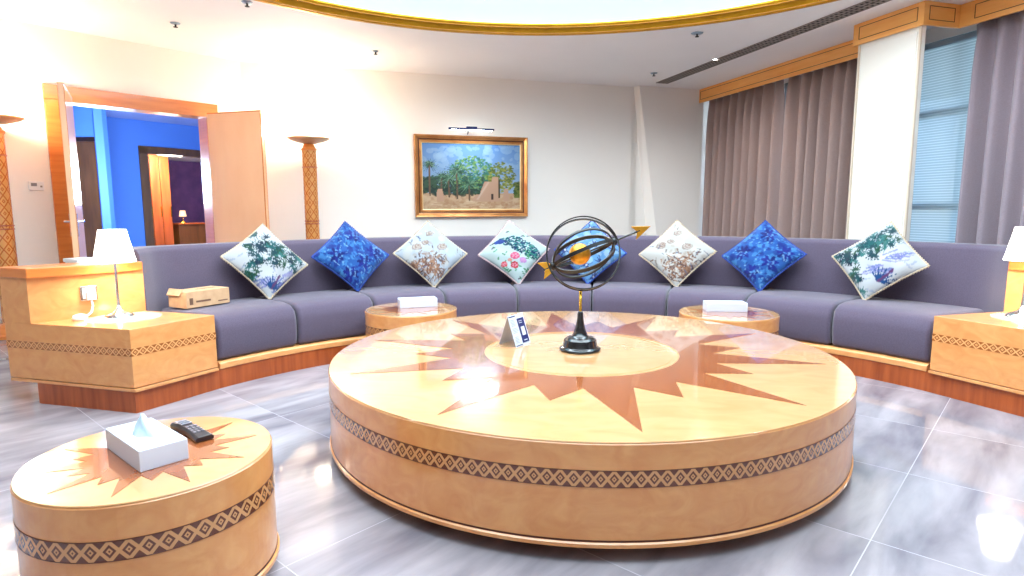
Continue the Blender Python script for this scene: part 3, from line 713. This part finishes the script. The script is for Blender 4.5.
# ---------------------------------------------------------------- built-in end tables (left measured, right is its mirror image)
axd = V2(math.cos(AX), math.sin(AX))
def mir(p):  # mirror plan point about the sofa's axis
    q = V2(*p)-C0; q = axd*(2*q.dot(axd))-q; return (C0.x+q.x, C0.y+q.y)
def end_table(label, mirror):
    g = (lambda p: mir(p)) if mirror else (lambda p: p)
    eA = (-2.442, -.045); eC = (-2.252, .442); 
    eB = (-3.150, .072); eD = (-2.800, .560)
    oB = (-3.355, .107); oD = (-2.99, .66)
    base = g(eA); root = thing('end_table', label, 'side table', (base[0], base[1], 0), group='built-in end tables of the sofa')
    loc = lambda pts: [(p[0]-base[0], p[1]-base[1]) for p in map(g, pts)]
    mid = lambda p, q, t: (p[0]+(q[0]-p[0])*t, p[1]+(q[1]-p[1])*t)
    # kick: inset
    obj('plinth', prism(bmesh.new(), loc([(-2.448, -.037), (-2.259, .470), (-2.80, .61), (-3.15, .075)]), 0, .124), cherry, root)
    obj('rim', prism(bmesh.new(), loc([(-2.432, -.05), (-2.245, .442), eD, oD, oB]), .124, .142), maple, root, bevel=.002)
    obj('body', prism(bmesh.new(), loc([eA, eC, eD, oD, oB]), .146, .478), maple, root, bevel=.003)
    # lattice band on front and inner faces
    def face_band(a, b, name='inlay_band'):
        a, b = g(a), g(b); d = V2(b[0]-a[0], b[1]-a[1]); ln = d.length; d.normalize(); n_ = V2(d.y, -d.x)
        cn_ = V2(*g((-2.9, .3)))
        if (V2(*a)+n_*.1-cn_).length < (V2(*a)-n_*.1-cn_).length: n_ = -n_
        bm = bmesh.new(); uvl = bm.loops.layers.uv.verify(); z0, z1 = .326, .369
        P = [V2(*a)+n_*.0012, V2(*b)+n_*.0012, V2(*b)-n_*.002, V2(*a)-n_*.002]; P = [p-V2(*base) for p in P]
        lo_ = [bm.verts.new((*p, z0)) for p in P]; hi_ = [bm.verts.new((*p, z1)) for p in P]; cells = ln/.043
        for i in range(4):
            j = (i+1) % 4; f = bm.faces.new((lo_[i], lo_[j], hi_[j], hi_[i]))
            ua = {0: 0, 1: cells, 2: cells, 3: 0}
            for lp, uvv in zip(f.loops, ((ua[i], 0), (ua[j], 0), (ua[j], 1), (ua[i], 1))): lp[uvl].uv = uvv
        bm.faces.new(lo_[::-1]); bm.faces.new(hi_)
        obj(name, bm, band_soft, root)
    face_band(eA, oB); face_band(eA, eC)
    # tall end panel with orange cap
    obj('end_panel', prism(bmesh.new(), loc([eB, eD, oD, oB]), .478, .742), maple, root)
    obj('cap_rail', prism(bmesh.new(), loc([(-3.12, .045), (-2.785, .545), (-3.0, .68), (-3.39, .11)]), .742, .80), orange_wood, root, bevel=.006)
    # pale round inlay
    c_ = loc([(-2.745, .30)])[0]; bm = lathe([(0, .4785), (.20, .4785), (.20, .480), (0, .480)], 48); bmesh.ops.scale(bm, vec=(1, 1, 1), verts=bm.verts); bmesh.ops.translate(bm, verts=bm.verts, vec=(c_[0], c_[1], 0))
    obj('round_inlay', bm, lens_m, root)
    return root
end_table('maple end table at the left end of the sofa, with wall socket panel', False)
end_table('maple end table at the right end of the sofa, cut by the picture edge', True)

# socket, plug and charger on the left panel
pB, pD = V2(-3.150, .072), V2(-2.800, .560); pdv = (pD-pB).normalized(); pn = V2(pdv.y, -pdv.x)
sp = pB+pdv*.295+pn*.001
so = thing('power_socket', 'chrome framed wall socket on the left end table panel', 'socket', (sp.x, sp.y, .625), math.atan2(pdv.y, pdv.x))
obj('plate', box((0, -.004, 0), (.088, .008, .088)), chrome, so, bevel=.003); obj('insert', box((0, -.009, 0), (.066, .004, .066)), white_plastic, so)
pg = thing('power_plug', 'white plug and curling cord with adaptor on the left end table', 'plug', (sp.x, sp.y, .625), math.atan2(pdv.y, pdv.x))
obj('plug_body', box((.005, -.03, -.012), (.05, .036, .055)), white_plastic, pg, bevel=.008, seg=3)
obj('cord', tube([(.005, -.03, -.04), (.008, -.035, -.075), (-.005, -.05, -.11), (-.03, -.06, -.128), (-.05, -.07, -.132)], .006), white_plastic, pg, smooth=True)
obj('adaptor', lathe([(0, 0), (.035, 0), (.04, .012), (.034, .03), (.015, .036), (0, .036)], 24), white_plastic, pg, smooth=True)
ad = [c for c in pg.children if c.name.startswith('adaptor')][0]; ad.location = (-.075, -.085, -.147)

# table lamps
def table_lamp(x, y, label):
    t = thing('table_lamp', label, 'lamp', (x, y, .480), group='chrome table lamps on the end tables')
    obj('base', lathe([(0, 0), (.078, 0), (.08, .008), (.074, .014), (.07, .02), (.05, .03), (.028, .04), (.016, .052), (.011, .07), (0, .07)], 40), chrome, t, smooth=True)
    obj('stem', lathe([(.011, .06), (.008, .10), (.0085, .34), (.014, .35), (.014, .38), (0, .38)], 20), chrome, t, smooth=True)
    obj('shade', lathe([(.114, .338), (.106, .37), (.096, .42), (.084, .475), (.073, .532), (.070, .532), (.081, .475), (.093, .42), (.103, .37), (.111, .338), (.114, .338)], 48), shade_m, t, smooth=True)
    obj('shade_ring', tube([(.012, 0, .50), (.077, 0, .50)], .002, bm=tube([(-.012, 0, .50), (-.077, 0, .50)], .002)), chrome, t)
    light('lamp_bulb', 'POINT', (x, y, .480+.44), 5, (1, .87, .7), .05)
    return t
table_lamp(-2.785, .31, 'lit white shaded chrome table lamp on the left end table')
mp_ = mir((-2.797, .30)); table_lamp(2.60, .775, 'lit white shaded chrome table lamp on the right end table, cut by the edge')

# white low cabinet glimpsed behind the left end panel
wc = thing('low_cabinet', 'low white cabinet glimpsed behind the left end table panel', 'cabinet', (-4.04, 1.48, 0), math.atan2(du.y, du.x)+.2)
obj('body', box((0, 0, .355), (.15, .2, .71)), white_plastic, wc, bevel=.006); obj('top', box((0, 0, .725), (.17, .22, .03)), white_plastic, wc, bevel=.004)

# cardboard box on the seat
ct = thing('cardboard_box', 'kraft cardboard carton lying on the sofa beside the left end table', 'box', (-2.615, .852, .474), math.radians(69))
bc = bmesh.new(); bx(bc, (0, 0, .055), (.33, .19, .11)); obj('carton', bc, kraft, ct, bevel=.003)
obj('flap', box((-.168, .02, .105), (.012, .13, .05), ry=.5), kraft, ct, bevel=.002)
bm = bmesh.new(); g = random.Random(2)
for k in range(9): bx(bm, (-.02+.017*k, .0+g.uniform(-.002, .002), .1108), (.010, .022, .0012))
obj('top_print', bm, mat('faded_print', sr((150, 112, 84)), .8), ct)
bm = bmesh.new(); bx(bm, (-.13, -.0955, .045), (.025, .0015, .045)); obj('side_mark', bm, mat('brown_mark', sr((112, 80, 62)), .8), ct); bm = bmesh.new(); bx(bm, (-.04, -.0955, .04), (.11, .0015, .012)); obj('side_line', bm, mat('brown_line', sr((112, 80, 62)), .8), ct); bm = bmesh.new(); bx(bm, (.11, -.0955, .025), (.075, .0015, .008))
obj('side_print', bm, mat('brown_print', sr((112, 80, 62)), .8), ct)

# ---------------------------------------------------------------- round tables
def star_poly(ro, ri, rs, off):
    pts = []
    for k in range(10):
        a_ = math.radians(off+36*k)
        pts += [(ro, a_), (ri, a_+math.radians(9)), (rs, a_+math.radians(18)), (ri, a_+math.radians(27))]
    return [(r_*math.cos(a_), r_*math.sin(a_)) for r_, a_ in pts]
def star_mesh(ro, ri, rs, rd, off, z0, z1):
    bm = bmesh.new(); P = star_poly(ro, ri, rs, off); n = len(P)
    ang = [math.atan2(p[1], p[0]) for p in P]
    lo_ = [bm.verts.new((*p, z0)) for p in P]; hi_ = [bm.verts.new((*p, z1)) for p in P]
    li = [bm.verts.new((rd*math.cos(a_), rd*math.sin(a_), z0)) for a_ in ang]; hi2 = [bm.verts.new((rd*math.cos(a_), rd*math.sin(a_), z1)) for a_ in ang]
    for i in range(n):
        j = (i+1) % n; bm.faces.new((hi_[i], hi_[j], hi2[j], hi2[i])); bm.faces.new((lo_[j], lo_[i], li[i], li[j])); bm.faces.new((lo_[i], lo_[j], hi_[j], hi_[i])); bm.faces.new((li[j], li[i], hi2[i], hi2[j]))
    return bm
def round_table(name, x, y, R_, h, label, star, kick, band, cells, cat='table', group=None, seg=160, rz=0, disc=True):
    t = thing(name, label, cat, (x, y, 0), rz, group)
    obj('plinth', lathe([(0, 0), (kick, 0), (kick, .05), (0, .05)], seg), cherry, t)
    obj('rim', lathe([(0, .049), (R_-.004, .049), (R_+.006, .054), (R_+.006, .066), (R_-.002, .072), (0, .072)], seg), maple, t)
    obj('rim_line', ringband(R_-.02, R_+.001, .072, .078, seg), dark_line, t)
    obj('drum', lathe([(0, .078), (R_, .078), (R_, h-.008), (R_-.006, h-.003), (0, h-.003)], seg), maple, t)
    b_ = t.children[-1]; b_.data.shade_smooth(); es = b_.modifiers.new('es', 'EDGE_SPLIT'); es.split_angle = math.radians(40)
    obj('inlay_band', ringband(R_-.01, R_+.0012, band[0], band[1], max(seg, cells), cells=cells), band_m, t, smooth=True)
    bb = [c for c in t.children if c.name.startswith('inlay_band')][0]; es = bb.modifiers.new('es', 'EDGE_SPLIT'); es.split_angle = math.radians(40)
    bm = ringband(R_-.01, R_+.0018, band[0]-.002, band[0], seg); ringband(R_-.01, R_+.0018, band[1], band[1]+.002, seg, bm=bm)
    obj('band_edging', bm, inlay_dark, t)
    obj('tabletop', lathe([(0, h-.004), (R_-.006, h-.004), (R_-.002, h-.0025), (R_-.004, h), (0, h)], seg), maple_top, t)
    obj('star_inlay', star_mesh(*star, h-.0005, h+.0014), star_wood, t)
    if disc:
        bm = ringband(star[3]-.035, star[3]-.03, h-.0005, h+.0016, 96); ringband(star[3]-.004, star[3], h-.0005, h+.0018, 96, bm=bm)
        obj('ring_inlay', bm, mat('ring_stringing', sr((206, 150, 96)), .2, coat=1), t)
    return t
BT = round_table('coffee_table', .012, 0, 1.238, .403, 'very large round maple coffee table with star inlay in the centre of the room', (1.15, .66, .84, .49, -80), 1.15, (.257, .309), 184)
SMALL = [(-1.246, -1.479, 'round maple side table in the foreground with tissue box and handset on top', 0),
         (-1.205, 1.184, 'small round maple table before the sofa, left behind the big table', 20),
         (1.030, 1.224, 'small round maple table before the sofa, right behind the big table', 8)]
st = round_table('side_table', SMALL[0][0], SMALL[0][1], .328, .4125, SMALL[0][2], (.285, .165, .21, .02, -72), .28, (.268, .318), 48, group='small round side tables', seg=96, disc=False)
for x, y, lb, rz in SMALL[1:]: dup(st, (x, y, 0), math.radians(rz), lb)

# tissue boxes
def tissue_box(x, y, z, rz, label, pulled):
    t = thing('tissue_box', label, 'tissue box', (x, y, z), rz, 'white tissue boxes on the small tables')
    obj('carton', box((0, 0, .031), (.275, .128, .062)), white_card, t, bevel=.003)
    obj('slot', lathe([(0, .0622), (.05, .0622), (.05, .0630), (0, .0630)], 24), tissue_m, t)
    t.children[-1].scale = (1.2, .45, 1)
    if pulled:
        bm = bmesh.new(); n = 14; rows = []
        for k in range(8):
            f = k/7; row = []
            for i in range(n):
                a_ = 2*PI*i/n; rx_ = .05*(1-f)**1.3+.006; ry_ = .022*(1-f)+.004; wv = 1+.25*math.sin(3*a_+f*4)
                row.append(bm.verts.new((rx_*math.cos(a_)*wv-.015*f, ry_*math.sin(a_)*wv, .062+.055*f)))
            rows.append(row)
        for a_, b_ in zip(rows, rows[1:]):
            for i in range(n): bm.faces.new((a_[i], a_[(i+1) % n], b_[(i+1) % n], b_[i]))
        bm.faces.new(rows[-1])
        obj('tissue', bm, tissue_m, t, smooth=True)
        t.children[-1].data.shade_smooth()
    return t
tissue_box(-1.262, -1.482, .4135, math.atan2(-.154, .226), 'white tissue box with a tissue pulled up, on the foreground table', True)
tissue_box(-1.185, 1.285, .4135, .42, 'flat white tissue box on the left of the two far small tables', False)
tissue_box(1.022, 1.290, .4135, .04, 'flat white tissue box on the right of the two far small tables', False)

# cordless handset
hs = thing('cordless_handset', 'black and silver cordless handset behind the tissue box on the foreground table', 'phone', (-1.228, -1.322, .4135), math.atan2(-.14, .21))
bm = bmesh.new()
rows = []
for k in range(13):
    f = k/12; x = -.098+.196*f; wd = .024+.003*math.cos(2*PI*f); ht = .018+.007*math.sin(PI*f)+(.004 if f < .3 else 0)
    rows.append([bm.verts.new(v) for v in ((x, -wd, .002), (x, wd, .002), (x, wd*1.02, ht*.7), (x, wd*.75, ht), (x, -wd*.75, ht), (x, -wd*1.02, ht*.7))])
for a_, b_ in zip(rows, rows[1:]):
    for i in range(6): bm.faces.new((a_[i], a_[(i+1) % 6], b_[(i+1) % 6], b_[i]))
bm.faces.new(rows[0]); bm.faces.new(rows[-1][::-1])
obj('body', bm, black_key, hs, bevel=.002, smooth=True)
obj('face_plate', box((-.06, 0, .0255), (.055, .034, .003), ry=-.05), silver_key, hs, bevel=.001)
obj('screen', box((-.056, 0, .0275), (.03, .026, .002), ry=-.05), mat('lcd', sr((96, 100, 104)), .2), hs)
for i in range(4):
    for j in range(3): obj('key', box((.0+.018*i, (j-1)*.0125, .0265-.0012*i), (.011, .008, .003)), silver_key, hs)
obj('earpiece', box((-.093, 0, .022), (.006, .02, .002)), slot_dark, hs)

# tent card
tcx = thing('tent_card', 'folded white information card with navy panel on the big table', 'card', (-.323, .037, .4038))
ea = V2(0, 0); eb = V2(.066, .135); ed = (eb-ea).normalized(); back = V2(-.10, .075)
hgt = .158; apex = back*.5
def quad3(bm, p0, p1, p2, p3, th=.0012):
    n_ = (Vector(p1)-Vector(p0)).cross(Vector(p3)-Vector(p0)).normalized()*th
    a_ = [bm.verts.new(p) for p in (p0, p1, p2, p3)]; b_ = [bm.verts.new(Vector(p)+n_) for p in (p0, p1, p2, p3)]
    bm.faces.new(a_[::-1]); bm.faces.new(b_)
    for i in range(4): bm.faces.new((a_[i], a_[(i+1) % 4], b_[(i+1) % 4], b_[i]))
    return bm
f0 = Vector((0, 0, 0)); f1 = Vector((eb.x, eb.y, 0)); t0 = Vector((apex.x, apex.y, hgt)); t1 = t0+f1
obj('front_sheet', quad3(bmesh.new(), f0, f1, t1, t0), white_card, tcx)
bk = Vector((back.x, back.y, 0)); obj('back_sheet', quad3(bmesh.new(), bk+f1, bk, t0, t1), white_card, tcx)
ex_ = (f1).normalized(); ey_ = (t0-f0).normalized(); nn_ = ex_.cross(ey_).normalized(); Wd = f1.length; Hd = (t0-f0).length
def on(u0, v0, u1, v1, bm):
    o_ = nn_*.0016; P = [f0+ex_*Wd*a_+ey_*Hd*b_+o_ for a_, b_ in ((u0, v0), (u1, v0), (u1, v1), (u0, v1))]
    return quad3(bm, *P, th=.0005)
bm = on(.50, .07, .95, .86, bmesh.new()); obj('navy_panel', bm, navy, tcx)
bm = on(.62, .30, .85, .58, bmesh.new())
for v in (.70, .76): on(.58, v, .80, v+.02, bm)
on(.62, .13, .84, .16, bm)
for q_ in list(bm.verts): q_.co += nn_*.0008
obj('white_print', bm, white_card, tcx)
for v_ in ((.94, .975), (.02, .05)): obj('navy_bar', on(.04, v_[0], .46, v_[1], bmesh.new()), navy, tcx)
bm = bmesh.new(); g = random.Random(4)
for k in range(17):
    if k in (5, 6, 11): continue
    v = .12+.045*k; on(.08, v, .08+g.uniform(.22, .36), v+.012, bm)
obj('text_lines', bm, grey_print, tcx)

# ---------------------------------------------------------------- armillary sphere
ar = thing('armillary_sphere', 'black and gold armillary sphere sculpture with arrow on the big table', 'sculpture', (.01, .022, .4038))
obj('base', lathe([(0, 0), (.106, 0), (.108, .006), (.104, .014), (.09, .02), (.088, .032), (.082, .056), (.072, .066), (.05, .07), (.04, .078), (.03, .1), (.022, .13), (.016, .165), (.013, .198), (.009, .203), (0, .203)], 12), black_gloss, ar, bevel=.002)
obj('post', lathe([(.0075, .19), (.0075, .312), (0, .312)], 16), brass, ar, smooth=True)
cz = .497; cc = Vector((.012, 0, cz)); Rr = .187
cr = r2; cu = Vector((0, 0, 1)); 
adir = Vector((math.cos(math.radians(22)), .18, math.sin(math.radians(22)))).normalized()   # arrow direction
e1 = Vector((0, -1, 0)); e1 = (e1-adir*e1.dot(adir)).normalized(); e2 = adir.cross(e1)
rgs = []
for k, (ang, rr, wd, cof) in enumerate([(90, .187, .014, 0), (72, .184, .014, 0), (28, .150, .020, 0), (-12, .140, .018, 0), (-52, .145, .015, 0)]):
    a_ = math.radians(ang); pd = e1*math.cos(a_)+e2*math.sin(a_)
    el = .187 if k < 2 else .172
    pts = [cc+adir*(math.cos(2*PI*i/64)*(rr if k < 2 else .160))+pd*(math.sin(2*PI*i/64)*rr) for i in range(64)]
    nrm_ = adir.cross(pd)
    o_ = obj('ring', tube(pts, .004, True, flat=(wd, .006), axis=nrm_), black_metal, ar)
def dashed(a, b, r_, **k): return tube([a, b], r_, seg=10, **k)
obj('arrow_shaft', tube([cc-adir*.22, cc+adir*.31], .005, seg=8), black_metal, ar)
for s_ in (-1, 1):
    pts = [cc+adir*(s_*.150), cc+adir*(s_*.158), cc+adir*(s_*.172), cc+adir*(s_*.18)]
    obj('hub', tube(pts, [.012, .023, .023, .012], seg=12), black_metal, ar, smooth=True)
bm = bmesh.new(); bmesh.ops.create_uvsphere(bm, u_segments=32, v_segments=20, radius=.055, matrix=Matrix.Translation(cc+Vector((-.018, 0, -.002))))
obj('globe', bm, noisy('gold_ball', sr((196, 134, 36)), sr((226, 168, 66)), (30, 30, 30), rough=.3, metal=.9), ar, smooth=True)
ar.children[-1].data.shade_smooth()
side = (adir.cross(Vector((0, 1, 0)))).normalized()
def flatpoly(pts, th, m, name):
    bm = bmesh.new(); n_ = adir.cross(side).normalized()*th/2
    a_ = [bm.verts.new(cc+adir*x+side*y-n_) for x, y in pts]; b_ = [bm.verts.new(cc+adir*x+side*y+n_) for x, y in pts]
    bm.faces.new(a_[::-1]); bm.faces.new(b_)
    for i in range(len(pts)): bm.faces.new((a_[i], a_[(i+1) % len(pts)], b_[(i+1) % len(pts)], b_[i]))
    obj(name, bm, m, ar, bevel=.001)
flatpoly([(.37, 0), (.275, .036), (.293, .005), (.293, -.005), (.275, -.036)], .008, brass, 'arrow_head')
flatpoly([(-.165, 0), (-.185, .03), (-.235, .045), (-.21, 0), (-.235, -.045), (-.185, -.03)], .008, brass, 'arrow_tail')

# ---------------------------------------------------------------- painting and picture light
nb = V2(dv.y, -dv.x)
pc = W1c+dv*2.78+nb*.03
ptg = thing('framed_painting', 'gold framed oil painting of palm trees and mud walls on the back wall', 'painting', (pc.x, pc.y, 1.555), math.atan2(dv.y, dv.x))
PWd, PHt = 1.54, 1.06; fwid = .085
CWd, CHt = PWd-2*fwid, PHt-2*fwid
R_ = Ras(176, 116, (120, 170, 224))
Y_ = R_.Y; R_.a[:] = np.array(sr((98, 152, 222)))*(1-(1-Y_[..., None])) + np.array(sr((186, 212, 238)))*(1-Y_[..., None])
g = random.Random(9); R_.noise(60, (170, 205, 240), .05, .5, (0, .6, 1, 1), 3)
R_.put(R_.Y < .26, (222, 180, 140)); R_.noise(120, (240, 206, 168), .03, .6, (0, 0, 1, .22), 4); R_.noise(70, (196, 144, 104), .02, .5, (0, 0, 1, .24), 5)
R_.noise(300, (30, 58, 44), .035, .8, (0, .24, .68, .48), 6); R_.noise(160, (60, 96, 66), .02, .8, (0, .24, .68, .5), 7)
for k in range(420):
    t = g.random()*2*PI; r_ = math.sqrt(g.random()); x = .50+.22*r_*math.cos(t); y = .56+.24*r_*math.sin(t); R_.ell(x, y, .014, .012, g.choice([(40, 110, 100), (70, 150, 130), (110, 160, 70), (50, 128, 110), (150, 190, 110)]), g.random()*3, .9)
for k in range(300):
    t = g.random()*2*PI; r_ = math.sqrt(g.random()); x = .80+.14*r_*math.cos(t); y = .50+.22*r_*math.sin(t); R_.ell(x, y, .013, .012, g.choice([(120, 130, 40), (150, 160, 60), (90, 110, 36), (176, 176, 80)]), g.random()*3, .9)
for k in range(80): R_.ell(g.uniform(.93, 1), g.uniform(.2, .42), .02, .02, g.choice([(60, 90, 30), (120, 130, 50)]), 0, .9)
for (x, y0, y1, r_) in [(.085, .22, .68, .11), (.2, .22, .50, .13), (.27, .2, .48, .16), (.35, .18, .58, .18), (.47, .14, .40, .19)]:
    R_.line(x, y0, x-.005, y1, .008, (120, 90, 66))
    for i in range(22):
        t = -1.1+5.4*i/21; R_.line(x, y1, x+r_*math.cos(t)*.8, y1+r_*math.sin(t)*.9-.03, .007, g.choice([(70, 120, 90), (120, 160, 130), (40, 80, 60)]), 1, True)
for (x, y, rx, ry) in [(.68, .28, .10, .17), (.73, .32, .05, .2), (.18, .24, .035, .09), (.84, .22, .03, .12), (.6, .18, .1, .07)]: 
    R_.put((abs(R_.X-x) < rx*(1-.45*np.clip((R_.Y-y)/ry, 0, 1))) & (R_.Y > .14) & (R_.Y < y+ry*.9), (222, 176, 146)); 
R_.put((abs(R_.X-.70) < .012) & (R_.Y > .16) & (R_.Y < .25), (70, 50, 44)); R_.line(.55, .17, .66, .42, .01, (236, 200, 176)); R_.line(.77, .2, .77, .45, .01, (80, 70, 40))
for k in range(40): x = g.random(); y = g.uniform(.01, .16); R_.line(x, y, x+g.uniform(.03, .12), y+g.uniform(-.01, .01), .006, g.choice([(250, 220, 186), (204, 150, 112)]), .6)
bm = bmesh.new(); cl = bm.loops.layers.float_color.new('Col'); nx, nz = 175, 115
VV = [[bm.verts.new((-CWd/2+CWd*i/nx, -.012, -CHt/2+CHt*j/nz)) for j in range(nz+1)] for i in range(nx+1)]
for i in range(nx):
    for j in range(nz):
        f = bm.faces.new((VV[i][j], VV[i+1][j], VV[i+1][j+1], VV[i][j+1]))
        for lp, (p_, q_) in zip(f.loops, ((i, j), (i+1, j), (i+1, j+1), (i, j+1))): lp[cl] = (*R_.a[q_, p_], 1)
# give the canvas a back so it has thickness
bx(bm, (0, 0, 0), (CWd, .02, CHt))
for f in bm.faces:
    for lp in f.loops:
        if lp[cl][3] == 0: lp[cl] = (.3, .25, .2, 1)
obj('canvas', bm, paint_m, ptg)
def mitre(prof):  # prof: (outward offset from canvas edge, depth)
    bm = bmesh.new(); rings = []
    for o_, d_ in prof:
        x, z = CWd/2+o_, CHt/2+o_
        rings.append([bm.verts.new((sx_*x, -d_, sz_*z)) for sx_, sz_ in ((-1, -1), (1, -1), (1, 1), (-1, 1))])
    for a_, b_ in zip(rings, rings[1:]+rings[:1]):
        for i in range(4): bm.faces.new((a_[i], a_[(i+1) % 4], b_[(i+1) % 4], b_[i]))
    return bm
obj('frame', mitre([(-.012, .014), (-.01, .028), (.01, .03), (.02, .022), (.045, .03), (.065, .052), (.078, .055), (fwid, .045), (fwid, -.02), (-.012, -.02)]), noisy('bronze_gilt', sr((176, 112, 62)), sr((206, 146, 88)), (5, 5, 5), rough=.3, metal=.6), ptg)
obj('liner', mitre([(-.02, .013), (-.018, .022), (-.008, .024), (-.008, .013)]), mat('gilt_liner', sr((240, 206, 150)), .35, .5), ptg)
obj('dark_line', mitre([(.022, .0235), (.03, .028), (.036, .029), (.028, .022)]), dark_line, ptg)
pl = thing('picture_light', 'slim dark picture light mounted above the painting', 'light', (pc.x-dv.x*.05, pc.y-dv.y*.05, 2.15), math.atan2(dv.y, dv.x))
obj('bar', tube([(-.30, -.20, .0), (.30, -.20, 0)], .013, seg=12), navy, pl, smooth=True)
obj('lamp_box', box((0, -.20, .012), (.14, .05, .035)), navy, pl, bevel=.005)
bm = tube([(0, -.19, .0), (0, -.10, .04), (0, .02, -.04)], .007); obj('bracket', bm, navy, pl)
obj('tube', tube([(-.27, -.20, -.014), (.27, -.20, -.014)], .006, seg=8), mat('picture_tube', (1, 1, 1), .5, emit=(.85, .97, 1), es=14), pl)
q = Vector((pc.x, pc.y, 2.13))+Vector((nb.x, nb.y, 0))*.2
li = light('picture_lamp', 'AREA', q, 6, (.8, .95, 1), .5, (math.radians(-25), 0, math.atan2(dv.y, dv.x)))
li.data.shape = 'RECTANGLE'; li.data.size = .55; li.data.size_y = .03
